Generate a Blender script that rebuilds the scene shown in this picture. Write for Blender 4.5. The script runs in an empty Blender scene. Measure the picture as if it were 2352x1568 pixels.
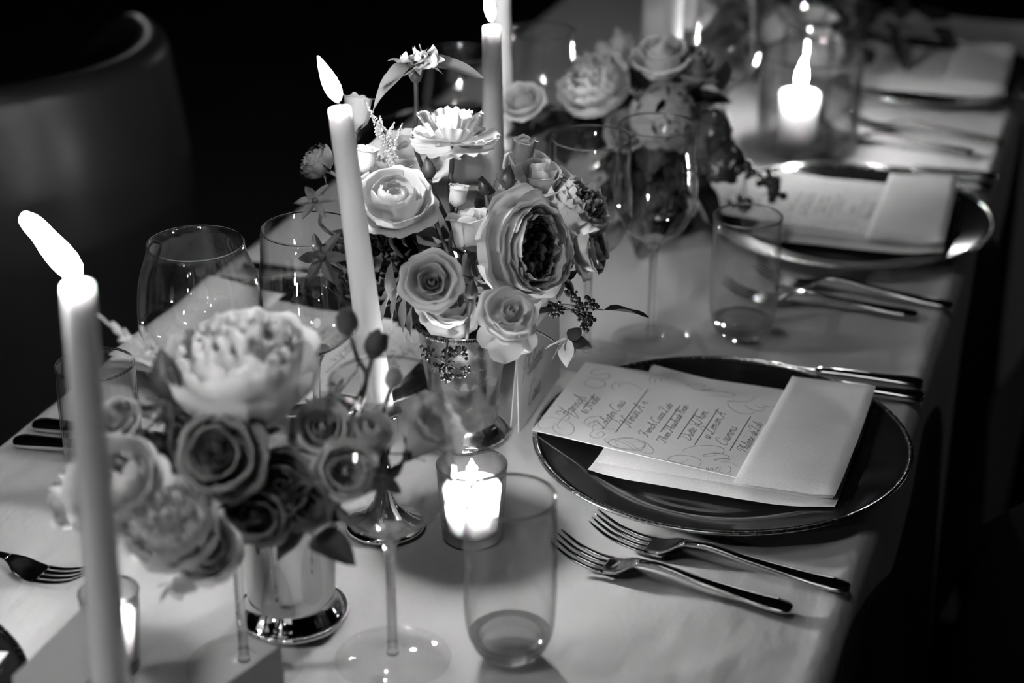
import bpy, bmesh, math, random
from mathutils import Vector, Matrix, Euler, noise
random.seed(7)
PI = math.pi
sc = bpy.context.scene
col = sc.collection
TZ = 0.75                                   # height of the table top

# ---------------------------------------------------------------- camera, world, exposure
cam_d = bpy.data.cameras.new('camera')
cam = bpy.data.objects.new('camera', cam_d); col.objects.link(cam)
cam.location = (0, 0, 1.494)
cam.rotation_euler = (math.radians(65), 0, math.radians(19.25))
cam_d.sensor_width = 36
cam_d.lens = 4300 / 2352 * 36
cam_d.clip_start = .02
cam_d.dof.use_dof = True
cam_d.dof.focus_distance = 1.47
cam_d.dof.aperture_fstop = 3.6
sc.camera = cam
sc.view_settings.view_transform = 'Standard'
sc.view_settings.look = 'None'
sc.view_settings.exposure = 1.0
sc.view_settings.gamma = 1
sc.view_settings.use_curve_mapping = False
w = bpy.data.worlds.new('world'); sc.world = w; w.use_nodes = True
w.node_tree.nodes['Background'].inputs[0].default_value = (1, 1, 1, 1)
w.node_tree.nodes['Background'].inputs[1].default_value = 0.003
sc.cycles.transparent_max_bounces = 40
sc.cycles.max_bounces = 14
sc.cycles.glossy_bounces = 6
sc.cycles.transmission_bounces = 14
sc.cycles.caustics_refractive = False
sc.cycles.caustics_reflective = False
sc.cycles.blur_glossy = .6
sc.cycles.use_denoising = True

def lamp(name, loc, target, size, power):
    d = bpy.data.lights.new(name, 'AREA'); d.shape = 'DISK'; d.size = size; d.energy = power
    o = bpy.data.objects.new(name, d); col.objects.link(o); o.location = loc
    o.rotation_euler = (Vector(target) - Vector(loc)).to_track_quat('-Z', 'Y').to_euler()
    return o
lamp('overhead_fill', (-.5, .4, 2.9), (-.5, 1.5, .75), .7, 2.0)  # added soft fill from above, not a fixture of the room
def added_point_light(name, loc, power):  # added unseen point lights
    d = bpy.data.lights.new(name, 'POINT'); d.shadow_soft_size = .013; d.energy = power
    o = bpy.data.objects.new(name, d); col.objects.link(o); o.location = loc
added_point_light('added_fill_near_end', (-.55, .40, 1.12), 0.14)  # added fill from the camera side, also glints in glass
added_point_light('added_fill_near_low', (-.66, .58, .83), .20)
added_point_light('added_fill_near_right', (-.40, .16, 1.14), .15)
added_point_light('added_glint_left', (-2.1, 3.6, 1.15), 1.2)  # from here on, added only for highlights in the glasses
added_point_light('added_glint_right', (1.5, 3.1, 1.15), 1.2)
added_point_light('added_glint_back', (-.6, 4.3, 1.15), 1.2)
FLAME = 380

# ---------------------------------------------------------------- helpers
def mat(name, c, rough=.6, metal=0., spec=.5, var=0., vscale=40., bump=0., bscale=200., trans=0., sss=0., coat=0., stretch=None, rvar=0., bdist=.002):
    m = bpy.data.materials.new(name); m.use_nodes = True
    nt = m.node_tree; b = nt.nodes['Principled BSDF']; out = nt.nodes['Material Output']
    if not isinstance(c, tuple): c = (c, c, c)
    b.inputs['Base Color'].default_value = (*c, 1)
    b.inputs['Roughness'].default_value = rough
    b.inputs['Metallic'].default_value = metal
    b.inputs['Specular IOR Level'].default_value = spec
    b.inputs['Coat Weight'].default_value = coat
    tc = nt.nodes.new('ShaderNodeTexCoord'); src = tc.outputs['Object']
    if stretch:
        mp = nt.nodes.new('ShaderNodeMapping'); mp.inputs['Scale'].default_value = stretch
        nt.links.new(src, mp.inputs[0]); src = mp.outputs[0]
    if var or rvar:
        n = nt.nodes.new('ShaderNodeTexNoise'); n.inputs['Scale'].default_value = vscale; n.inputs['Detail'].default_value = 5
        nt.links.new(src, n.inputs['Vector'])
        if var:
            r = nt.nodes.new('ShaderNodeMapRange'); r.inputs[1].default_value = .3; r.inputs[2].default_value = .7
            r.inputs[3].default_value = 1 - var; r.inputs[4].default_value = 1 + var
            nt.links.new(n.outputs[0], r.inputs[0])
            mx = nt.nodes.new('ShaderNodeVectorMath'); mx.operation = 'SCALE'; mx.inputs[0].default_value = c
            nt.links.new(r.outputs[0], mx.inputs['Scale']); nt.links.new(mx.outputs[0], b.inputs['Base Color'])
        if rvar:
            r = nt.nodes.new('ShaderNodeMapRange'); r.inputs[1].default_value = .3; r.inputs[2].default_value = .7
            r.inputs[3].default_value = max(.02, rough - rvar); r.inputs[4].default_value = rough + rvar
            nt.links.new(n.outputs[0], r.inputs[0]); nt.links.new(r.outputs[0], b.inputs['Roughness'])
    if bump:
        n = nt.nodes.new('ShaderNodeTexNoise'); n.inputs['Scale'].default_value = bscale; n.inputs['Detail'].default_value = 4
        nt.links.new(src, n.inputs['Vector'])
        bp = nt.nodes.new('ShaderNodeBump'); bp.inputs['Strength'].default_value = bump; bp.inputs['Distance'].default_value = bdist
        nt.links.new(n.outputs[0], bp.inputs['Height']); nt.links.new(bp.outputs[0], b.inputs['Normal'])
    if sss:
        b.inputs['Subsurface Weight'].default_value = 1
        b.inputs['Subsurface Radius'].default_value = (1, 1, 1)
        b.inputs['Subsurface Scale'].default_value = sss
    if trans:
        t = nt.nodes.new('ShaderNodeBsdfTranslucent'); t.inputs[0].default_value = (*c, 1)
        mx = nt.nodes.new('ShaderNodeMixShader'); mx.inputs[0].default_value = trans
        nt.links.new(b.outputs[0], mx.inputs[1]); nt.links.new(t.outputs[0], mx.inputs[2]); nt.links.new(mx.outputs[0], out.inputs[0])
    return m

def thin_glass(name, tint=.985, edge=.38, f0=.06, rough=.0, pw=3.6):
    # thin clear glass wall: looks straight through, mirrors more and darkens at a grazing view
    m = bpy.data.materials.new(name); m.use_nodes = True; nt = m.node_tree; nt.nodes.clear()
    out = nt.nodes.new('ShaderNodeOutputMaterial'); lw = nt.nodes.new('ShaderNodeLayerWeight'); lw.inputs[0].default_value = .5
    p = nt.nodes.new('ShaderNodeMath'); p.operation = 'POWER'; p.inputs[1].default_value = pw
    nt.links.new(lw.outputs['Facing'], p.inputs[0])
    r = nt.nodes.new('ShaderNodeMapRange'); r.inputs[3].default_value = f0; r.inputs[4].default_value = .85
    nt.links.new(p.outputs[0], r.inputs[0])
    p2 = nt.nodes.new('ShaderNodeMath'); p2.operation = 'POWER'; p2.inputs[1].default_value = 6.
    nt.links.new(lw.outputs['Facing'], p2.inputs[0])
    mc = nt.nodes.new('ShaderNodeMapRange'); mc.inputs[3].default_value = tint; mc.inputs[4].default_value = edge
    nt.links.new(p2.outputs[0], mc.inputs[0])
    t = nt.nodes.new('ShaderNodeBsdfTransparent'); nt.links.new(mc.outputs[0], t.inputs[0])
    g = nt.nodes.new('ShaderNodeBsdfGlossy'); g.inputs['Roughness'].default_value = rough
    mx = nt.nodes.new('ShaderNodeMixShader')
    nt.links.new(r.outputs[0], mx.inputs[0]); nt.links.new(t.outputs[0], mx.inputs[1]); nt.links.new(g.outputs[0], mx.inputs[2])
    nt.links.new(mx.outputs[0], out.inputs[0])
    return m

def solid_glass(name, k=.5):
    m = bpy.data.materials.new(name); m.use_nodes = True; b = m.node_tree.nodes['Principled BSDF']
    b.inputs['Base Color'].default_value = (.97, .97, .97, 1); b.inputs['Roughness'].default_value = .0
    b.inputs['Transmission Weight'].default_value = 1; b.inputs['IOR'].default_value = 1.48
    nt = m.node_tree; t = nt.nodes.new('ShaderNodeBsdfTransparent'); t.inputs[0].default_value = (.97, .97, .97, 1)
    mx = nt.nodes.new('ShaderNodeMixShader'); mx.inputs[0].default_value = k      # half of the light passes straight, as through polished thin glass
    nt.links.new(b.outputs[0], mx.inputs[1]); nt.links.new(t.outputs[0], mx.inputs[2]); nt.links.new(mx.outputs[0], nt.nodes['Material Output'].inputs[0])
    return m

def flame_mat(name, s):
    m = bpy.data.materials.new(name); m.use_nodes = True; nt = m.node_tree; nt.nodes.clear()
    out = nt.nodes.new('ShaderNodeOutputMaterial'); e = nt.nodes.new('ShaderNodeEmission')
    e.inputs[0].default_value = (1, 1, 1, 1)
    tc = nt.nodes.new('ShaderNodeTexCoord'); sp = nt.nodes.new('ShaderNodeSeparateXYZ'); nt.links.new(tc.outputs['Generated'], sp.inputs[0])
    r = nt.nodes.new('ShaderNodeMapRange'); r.interpolation_type = 'SMOOTHSTEP'       # the dim blue foot of a flame
    r.inputs[1].default_value = .0; r.inputs[2].default_value = .22; r.inputs[3].default_value = s * .003; r.inputs[4].default_value = s
    nt.links.new(sp.outputs[2], r.inputs[0]); nt.links.new(r.outputs[0], e.inputs[1]); nt.links.new(e.outputs[0], out.inputs[0])
    return m

M = dict(
    cloth=mat('linen cloth', .62, .85, spec=.2, var=.03, vscale=9, bump=.75, bscale=20, stretch=(1, .42, .25), bdist=.009),
    under=mat('dark table wood', .05, .5),
    floor=mat('dark floor', .012, .6, var=.3, vscale=4),
    wall=mat('dark wall', .008, .8, var=.2, vscale=3),
    ceil=mat('dark ceiling', .006, .9),
    leather=mat('dark leather', .024, .36, spec=.5, var=.15, vscale=12, bump=.12, bscale=90),
    legs=mat('dark chair legs', .02, .4),
    seatfab=mat('dark seat fabric', .03, .9, var=.2, vscale=60),
    charger=mat('dark glazed charger', .016, .13, spec=.5, coat=.3, rvar=.03, vscale=20),
    rim=mat('silver plate rim', .62, .22, metal=1, rvar=.1, vscale=300),
    steel=mat('polished cutlery steel', .68, .13, metal=1, rvar=.04, vscale=120),
    silver=mat('polished silver', .78, .06, metal=1, rvar=.03, vscale=60),
    tarnish=mat('tarnished silver', .40, .24, metal=1, var=.3, vscale=70, rvar=.1),
    melt=mat('glowing votive wax', .985, .35, spec=.3, sss=.05),
    shaded_cup=mat('shaded silver', .06, .3, metal=1, rvar=.08, vscale=60),  # shade on the far silver cup, put into its metal colour
    wax=mat('white wax', .74, .35, spec=.3, sss=.012, var=.02, vscale=30),
    wick=mat('burnt wick', .01, .9),
    flame=flame_mat('candle flame', FLAME),
    glow=flame_mat('votive flame', FLAME * 2.2),
    dim=flame_mat('low votive flame', FLAME * .9),
    thin=thin_glass('thin glass'),
    thinfoot=thin_glass('thin foot glass', .99, .7, .035, 0., 5.5),
    thinv=thin_glass('votive glass', .95, .35, .05),
    glass=solid_glass('solid glass', .35),
    lip=solid_glass('glass lip', 0.),
    napkin=mat('ironed napkin', .74, .9, spec=.15, var=.03, vscale=30, bump=.15, bscale=700),
    card=mat('white card', .74, .8, spec=.2, var=.015, vscale=60),
    ink2=mat('black ink', .03, .7),
    ink=mat('dark ink', .10, .7),
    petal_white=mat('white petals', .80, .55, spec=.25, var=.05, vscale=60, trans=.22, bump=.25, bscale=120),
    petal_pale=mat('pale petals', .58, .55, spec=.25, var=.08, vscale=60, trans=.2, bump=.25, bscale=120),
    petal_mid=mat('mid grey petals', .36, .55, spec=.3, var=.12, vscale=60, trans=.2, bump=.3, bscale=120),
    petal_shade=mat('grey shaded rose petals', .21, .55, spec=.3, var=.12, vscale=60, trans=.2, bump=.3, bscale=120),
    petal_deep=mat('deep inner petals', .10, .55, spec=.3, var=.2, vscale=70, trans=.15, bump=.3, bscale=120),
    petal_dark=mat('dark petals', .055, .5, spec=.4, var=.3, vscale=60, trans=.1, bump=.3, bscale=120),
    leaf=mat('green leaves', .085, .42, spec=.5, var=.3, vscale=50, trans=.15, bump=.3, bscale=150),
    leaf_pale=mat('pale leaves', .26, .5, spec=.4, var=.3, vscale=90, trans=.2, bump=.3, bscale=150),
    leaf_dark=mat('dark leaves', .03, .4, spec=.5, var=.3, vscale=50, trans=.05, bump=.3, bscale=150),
    stem=mat('stems', .07, .5, var=.25, vscale=90),
    stem_pale=mat('pale stems', .28, .5, var=.2, vscale=90),
    berry=mat('dark berries', .02, .2, spec=.6, var=.3, vscale=200),
    plume=mat('astilbe plume', .48, .8, var=.25, vscale=300),
    centre=mat('flower centre', .012, .7),
)

def mesh(name, v, f, m, smooth=True):
    me = bpy.data.meshes.new(name); me.from_pydata([tuple(p) for p in v], [], f); me.validate()
    if m: me.materials.append(m)
    if smooth: me.polygons.foreach_set('use_smooth', [True] * len(me.polygons))
    me.update(); return me
def inst(name, me, parent=None, loc=(0, 0, 0), rot=(0, 0, 0), sca=1):
    o = bpy.data.objects.new(name, me); col.objects.link(o)
    o.location = loc; o.rotation_euler = rot; o.scale = (sca,) * 3 if not isinstance(sca, tuple) else sca
    if parent: o.parent = parent
    return o
def ob(name, vf, m, parent=None, smooth=True, loc=(0, 0, 0), rot=(0, 0, 0)):
    return inst(name, mesh(name, vf[0], vf[1], m, smooth), parent, loc, rot)
def tag(o, label=None, cat=None, group=None, kind=None):
    for k, x in (('label', label), ('category', cat), ('group', group), ('kind', kind)):
        if x: o[k] = x
    return o
def thing(name, label, cat, loc, rot=(0, 0, 0), group=None):
    o = bpy.data.objects.new(name, None); col.objects.link(o); o.location = loc; o.empty_display_size = .02
    if isinstance(rot, Matrix): o.rotation_euler = rot.to_euler()
    else: o.rotation_euler = rot
    return tag(o, label, cat, group)
def kids(o): return [c for c in bpy.data.objects if c.parent is o]
def copy_tree(o, loc=None, rotz=None, label=None, group=None, parent=None, children=None):
    if children is None:
        children = {}
        for c in bpy.data.objects:
            if c.parent: children.setdefault(c.parent.name, []).append(c)
    n = o.copy(); col.objects.link(n)
    if parent: n.parent = parent
    for c in children.get(o.name, []): copy_tree(c, parent=n, children=children)
    if loc is not None: n.location = loc
    if rotz is not None: n.rotation_euler = (0, 0, rotz)
    if label: n['label'] = label
    if group: n['group'] = group
    return n

def lathe(prof, n=40, closed=False):
    v, f, rings = [], [], []
    for r, z in prof:
        if r < 1e-6: rings.append([len(v)]); v.append((0, 0, z))
        else:
            rings.append(list(range(len(v), len(v) + n)))
            v += [(r * math.cos(2 * PI * k / n), r * math.sin(2 * PI * k / n), z) for k in range(n)]
    pr = list(zip(rings, rings[1:] + rings[:1])) if closed else list(zip(rings, rings[1:]))
    for a, b in pr:
        for k in range(n):
            j = (k + 1) % n
            q = [a[k % len(a)], a[j % len(a)], b[j % len(b)], b[k % len(b)]]
            q2 = []
            for x in q:
                if x not in q2: q2.append(x)
            if len(q2) > 2: f.append(tuple(q2))
    return v, f
def box(cx, cy, cz, sx, sy, sz):
    v = [(cx + a * sx / 2, cy + b * sy / 2, cz + c * sz / 2) for a in (-1, 1) for b in (-1, 1) for c in (-1, 1)]
    return v, [(0, 1, 3, 2), (4, 6, 7, 5), (0, 4, 5, 1), (2, 3, 7, 6), (0, 2, 6, 4), (1, 5, 7, 3)]
def join(*parts):
    v, f = [], []
    for pv, pf in parts:
        n = len(v); v += list(pv); f += [tuple(i + n for i in q) for q in pf]
    return v, f
def cat_rom(pts, n):
    P = [Vector(p) for p in pts]; out = []
    L = len(P) - 1
    for i in range(n + 1):
        t = i / n * L; k = min(int(t), L - 1); s = t - k
        p0 = P[k - 1] if k > 0 else 2 * P[0] - P[1]; p1, p2 = P[k], P[k + 1]; p3 = P[k + 2] if k + 2 <= L else 2 * P[L] - P[L - 1]
        out.append(.5 * ((2 * p1) + (p2 - p0) * s + (2 * p0 - 5 * p1 + 4 * p2 - p3) * s * s + (3 * p1 - p0 - 3 * p2 + p3) * s ** 3))
    return out
def tube(pts, rad, n=6, cap=True):
    pts = [Vector(p) for p in pts]; v, f = [], []
    N = len(pts)
    if not isinstance(rad, (list, tuple)): rad = [rad] * N
    up = Vector((.31, .17, .93)); prev = None
    for i, p in enumerate(pts):
        d = (pts[min(i + 1, N - 1)] - pts[max(i - 1, 0)]).normalized()
        a = d.cross(up if prev is None else prev.cross(d)).normalized() if prev is None else (prev - d * prev.dot(d)).normalized()
        if prev is None: a = d.cross(up).normalized()
        prev = a; b = d.cross(a)
        v += [tuple(p + rad[i] * (math.cos(2 * PI * k / n) * a + math.sin(2 * PI * k / n) * b)) for k in range(n)]
    for i in range(N - 1):
        for k in range(n):
            j = (k + 1) % n; f.append((i * n + k, i * n + j, (i + 1) * n + j, (i + 1) * n + k))
    if cap: f += [tuple(range(n - 1, -1, -1)), tuple(range((N - 1) * n, N * n))]
    return v, f
def ico(r, sub=1):
    bm = bmesh.new(); bmesh.ops.create_icosphere(bm, subdivisions=sub, radius=r)
    v = [tuple(x.co) for x in bm.verts]; f = [tuple(x.index for x in q.verts) for q in bm.faces]; bm.free(); return v, f
def grid(nu, nv, fn):
    v = [fn(i / nu, j / nv) for j in range(nv + 1) for i in range(nu + 1)]
    f = [(j * (nu + 1) + i, j * (nu + 1) + i + 1, (j + 1) * (nu + 1) + i + 1, (j + 1) * (nu + 1) + i) for j in range(nv) for i in range(nu)]
    return v, f
def frame(axis, roll=0.):
    z = Vector(axis).normalized(); x = Vector((0, 0, 1)).cross(z)
    if x.length < .05: x = Vector((1, 0, 0))
    x.normalize(); y = z.cross(x)
    m = Matrix((x, y, z)).transposed()
    return m @ Matrix.Rotation(roll, 3, 'Z')
def bevel(o, wd, seg=2):
    b = o.modifiers.new('bevel', 'BEVEL'); b.width = wd; b.segments = seg; b.limit_method = 'ANGLE'; return o

# ---------------------------------------------------------------- setting: room
def struct(name, vf, m): return tag(ob(name, vf, m, None, False), kind='structure')
struct('floor', box(-.3, 2.5, -.05, 9, 12, .1), M['floor'])
struct('ceiling', box(-.3, 2.5, 3.15, 9, 12, .1), M['ceil'])
struct('wall_left', box(-4.85, 2.5, 1.55, .1, 12, 3.1), M['wall'])
struct('wall_right', box(4.25, 2.5, 1.55, .1, 12, 3.1), M['wall'])
struct('wall_back', box(-.3, 8.55, 1.55, 9.2, .1, 3.1), M['wall'])
struct('wall_front', box(-.3, -3.55, 1.55, 9.2, .1, 3.1), M['wall'])


# ---------------------------------------------------------------- table and cloth
XL, XR, YN, YF = -.875, -.145, .12, 2.82
t = thing('dining_table', 'long narrow dining table hidden under the white tablecloth', 'table', (-.51, 1.47, 0))
ob('tabletop', box(0, 0, TZ - .029, .69, 2.66, .035), M['under'], t, False)
for sx in (-1, 1):
    for sy in (-1, 1): ob('leg', box(sx * .31, sy * 1.27, .352, .05, .05, .704), M['under'], t, False)
def cloth_mesh():
    # section across the table: drop, rounded edge, top, rounded edge, drop
    R = .019; drop = .46
    sec = []                                    # (x, z, outward normal x, drop amount 0..1, arc)
    for k in range(14, -1, -1): d = k / 14; sec.append((XL, TZ - R - d * drop, -1, d))
    for k in range(1, 5): a = k / 5 * PI / 2; sec.append((XL + R - R * math.cos(a), TZ - R + R * math.sin(a), -1, 0))
    nt = 110
    for k in range(nt + 1): sec.append((XL + R + (XR - XL - 2 * R) * k / nt, TZ, 0, -1))
    for k in range(4, 0, -1): a = k / 5 * PI / 2; sec.append((XR - R + R * math.cos(a), TZ - R + R * math.sin(a), 1, 0))
    for k in range(15): d = k / 14; sec.append((XR, TZ - R - d * drop, 1, d))
    ny = 420; v, f = [], []
    for j in range(ny + 1):
        y = YN + (YF - YN) * j / ny
        for x, z, nx, d in sec:
            dz = 0; dx = 0
            if d < 0:
                # pressed linen: only shallow creases, always below the plane the things stand on
                e = min(x - XL, XR - x) / .03
                n1 = noise.noise(Vector((x * 5 + y * 2.4, y * 4 - x * 3, 0)))
                n2 = noise.noise(Vector((x * 16 - y * 4, y * 5 + x * 10, 3.1)))
                r1 = 1 - abs(noise.noise(Vector(((x * .86 + y * .5) * 13, (y * .86 - x * .5) * 3.2, 7.7)))) * 2.6
                a1, b1 = x * .80 + y * .60, y * .80 - x * .60
                msk = .35 + .65 * max(0, min(1, .5 + 1.4 * noise.noise(Vector((x * 3.1, y * 2.3, 11)))))
                n3 = noise.noise(Vector((b1 * 46, a1 * 11, 4.4))); n4 = noise.noise(Vector((a1 * 42 + 3, b1 * 15, 8.8)))
                dz = -(.0011 * (n1 + 1) * .5 + .0006 * (n2 + 1) * .5 + msk * (.0032 * (n3 + 1) * .5 + .0016 * (n4 + 1) * .5)) * min(1, e) - .0008 * max(0, r1) ** 3 * min(1, e)
            elif d > 0:
                s = y * 11 + (3.3 if nx > 0 else 0)
                wv = .5 + .5 * math.sin(s + 1.7 * noise.noise(Vector((y * 1.7, nx, 0))) * 3)
                dx = nx * (.004 + (d ** .8) * (.030 * wv + .014 * noise.noise(Vector((y * 9, nx * 4, 1)))))
            else:
                dx = nx * .0012 * noise.noise(Vector((y * 6, nx, 2)))
            v.append((x + dx, y, z + dz))
    w_ = len(sec)
    for j in range(ny):
        for i in range(w_ - 1): f.append((j * w_ + i, j * w_ + i + 1, (j + 1) * w_ + i + 1, (j + 1) * w_ + i))
    # end drops at the far and the near end of the table
    for j, y, s in ((ny, YF, 1), (0, YN, -1)):
        top = [j * w_ + i for i in range(w_) if sec[i][3] < 0]; last = top
        for k in range(1, 9):
            row = []
            for q in top:
                x, _, z = v[q]; d = k / 8
                row.append(len(v)); v.append((x, y + s * (.006 + d * .03 * (1 + math.sin(x * 30))), TZ - .004 - d * drop))
            for i in range(len(top) - 1):
                q = (last[i], last[i + 1], row[i + 1], row[i]); f.append(q if s < 0 else q[::-1])
            last = row
    return v, f
tag(ob('tablecloth', cloth_mesh(), M['cloth']), 'white linen tablecloth draped over the long table with a hanging edge', 'tablecloth')

# ---------------------------------------------------------------- chairs
def tub_chair(loc, rz, label, R=.25, H=.93):
    t = thing('tub_chair', label, 'chair', loc, (0, 0, rz))
    # curved shell: three quarters of a ring, open towards +y
    def shell(R0, R1, z0, z1, zb):
        a0, a1, n = math.radians(125), math.radians(415), 40
        v, f = [], []
        sec = []
        for k in range(7): sec.append((R1 + .004 * math.sin(k / 6 * PI), z0 + (z1 - .02 - z0) * k / 6))
        for k in range(1, 6): a = k / 6 * PI; sec.append(((R0 + R1) / 2 + (R1 - R0) / 2 * math.cos(a), z1 - .02 + .02 * math.sin(a)))
        for k in range(6, -1, -1): sec.append((R0, zb + (z1 - .02 - zb) * k / 6))
        for i in range(n + 1):
            a = a0 + (a1 - a0) * i / n
            lower = .16 * max(0, (abs(i / n - .5) * 2 - .62) / .38) ** 1.5
            for r, z in sec:
                zz = z - lower * max(0, (z - .5) / (z1 - .5))
                rr = r * (1 - .42 * (zz - .62))
                v.append((rr * math.cos(a), rr * math.sin(a), zz))
        m_ = len(sec)
        for i in range(n):
            for k in range(m_ - 1): f.append((i * m_ + k, (i + 1) * m_ + k, (i + 1) * m_ + k + 1, i * m_ + k + 1))
            f.append((i * m_ + m_ - 1, (i + 1) * m_ + m_ - 1, (i + 1) * m_, i * m_))
        f += [tuple(range(m_)), tuple(range(n * m_ + m_ - 1, n * m_ - 1, -1))]
        return v, f
    s = ob('back_shell', shell(R - .05, R, .24, H, .36), M['leather'], t)
    ob('seat', lathe([(0, .30), (R - .06, .30), (R - .045, .33), (R - .045, .43), (R - .06, .455), (R - .12, .465), (0, .468)], 40), M['seatfab'], t)
    for sx in (-1, 1):
        for sy in (-1, 1):
            ob('leg', tube([(sx * R * .62, sy * R * .62, .3), (sx * R * .7, sy * R * .7, 0)], [.02, .013], 10), M['legs'], t)
    return t
tub_chair((-1.305, 1.82, 0), math.radians(55), 'dark leather tub chair with a tall rounded back, left of the table', H=.885)
tub_chair((.145, 1.62, 0), math.radians(80), 'dark chair with a fabric seat in the black lower right corner', H=.8)
tub_chair((.16, 2.36, 0), math.radians(84), 'dark chair behind the other one along the right edge of the table', H=.8)

# ---------------------------------------------------------------- chargers, napkins, menus
RC = .155
def charger_z(r):
    r = abs(r)
    if r < .098: return .0055
    if r < .118: return .0055 + .0055 * ((r - .098) / .02) ** 1.3
    return .011 + (.0185 - .011) * min(1, (r - .118) / (.153 - .118))
def make_charger(loc, label, group='dark chargers at each place'):
    t = thing('charger_plate', label, 'plate', loc, (0, 0, random.random() * 6), group)
    top = [(r, charger_z(r)) for r in (0, .05, .096, .1, .106, .112, .118, .125, .135, .145, .152)]
    bot = [(.1545, .0180), (.150, .0150), (.13, .0085), (.112, .0045), (.104, .0006), (.098, .0006), (.094, .0022), (0, .0022)]
    ob('plate', lathe(top + bot, 96), M['charger'], t)
    ob('silver_rim', lathe([(.1515, .0192), (.1535, .0200), (.1555, .0196), (.1562, .0184), (.1548, .0172), (.1525, .0178)], 96, True), M['rim'], t)
    return t
P1 = (-.2877, 1.3485, TZ); P2 = (-.281, 1.897, TZ); P3 = (-.275, 2.462, TZ); P4 = (-.765, .775, TZ); P5 = (-.690, 1.412, TZ); P6 = (-.73, 1.985, TZ)
for p, l in ((P1, 'dark charger plate with a silver rim under the sharp calligraphy menu, at the right front'),
             (P2, 'dark charger plate with a silver rim at the second place along the right edge'),
             (P3, 'dark charger plate at the farthest place on the right edge, blurred'),
             (P4, 'dark charger plate cut off by the lower left corner'),
             (P5, 'dark charger plate on the left edge behind the front bouquet and the left glasses'),
             (P6, 'dark charger plate on the far left edge behind the tall candles')):
    make_charger(p, l)

def cz(x, y): return charger_z(min(.153, math.hypot(x, y)))
def make_napkin(loc, rz, label, dx=0., dy=0.):
    """long napkin folded in layers, its right end folded back into a flap"""
    t = thing('napkin', label, 'napkin', loc, (0, 0, rz), 'folded napkins on the chargers')
    x0, x1, y0, y1 = -.091 + dx, .107 + dx, -.079 + dy, .113 + dy
    rnd = random.Random(label)
    # lower body: two stacked layers with rounded fold edges
    def slab(x0, x1, y0, y1, zb, zt, seed, nx=26, ny=22, lift=0.):
        sec = lambda u: u
        def top(a, b):
            e = min(1, min(a, 1 - a) * 14, min(b, 1 - b) * 14); e = math.sin(e * PI / 2)
            x, y = x0 + (x1 - x0) * a, y0 + (y1 - y0) * b
            zlo, zhi = zb(x, y), zt(x, y)
            mid = (zlo + zhi) / 2
            wv = .0007 * noise.noise(Vector((x * 26, y * 20, seed)))
            wob = .0013 * noise.noise(Vector((x * 14 + seed, y * 14, 5)))
            return (x + wob * (1 - e), y + wob * (1 - e), mid + (zhi - mid) * e + wv * e), (x + wob * (1 - e), y + wob * (1 - e), mid - (mid - zlo) * e)
        tv, tf = grid(nx, ny, lambda a, b: top(a, b)[0]); bv, bf = grid(nx, ny, lambda a, b: top(a, b)[1])
        n = len(tv)
        return tv + bv, tf + [tuple(i + n for i in q[::-1]) for q in bf]
    base = lambda x, y: cz(x, y) + .0007
    l1 = lambda x, y: max(.0130, cz(x, y) + .0030)
    l2 = lambda x, y: l1(x, y) + .0052 + .0008 * noise.noise(Vector((x * 12, y * 16, 2)))
    ob('lower_fold', slab(x0, x1 + .001, y0, y1, base, l1, 1.1), M['napkin'], t)
    ob('upper_fold', slab(x0 + .003, x1 - .001, y0 + .009, y1 - .004, lambda x, y: l1(x, y) + .0009, l2, 2.3), M['napkin'], t)
    # flap at the right end, folded over the menu; its left edge is a slanting fold
    def flap():
        nx, ny = 18, 22
        def at(a, b, up):
            xl = .0275 + dx + .006 * b; x = xl + (x1 + .001 - xl) * a; y = y0 + .001 + (y1 + .012 * (1 - a) - y0 - .001) * b
            yy = min(max(y, y0 + .007), y1 - .005)
            z = l2(min(x, x1 - .002), yy) + .0022
            e = math.sin(min(1, min(a * 16, (1 - a) * 12, b * 16, (1 - b) * 16)) * PI / 2)
            th = .0048 + .0014 * math.sin(a * PI)
            crease = -.0006 * math.exp(-((b - .55) / .02) ** 2)
            wv = .0007 * noise.noise(Vector((x * 24, y * 24, 9.2)))
            zz = z + th * .5 + (th * .5 * e if up else -th * .5 * e) + (crease + wv * e if up else 0)
            return (x, y, zz)
        tv, tf = grid(nx, ny, lambda a, b: at(a, b, 1)); bv, bf = grid(nx, ny, lambda a, b: at(a, b, 0)); n = len(tv)
        return tv + bv, tf + [tuple(i + n for i in q[::-1]) for q in bf]
    ob('flap', flap(), M['napkin'], t)
    return t

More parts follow.
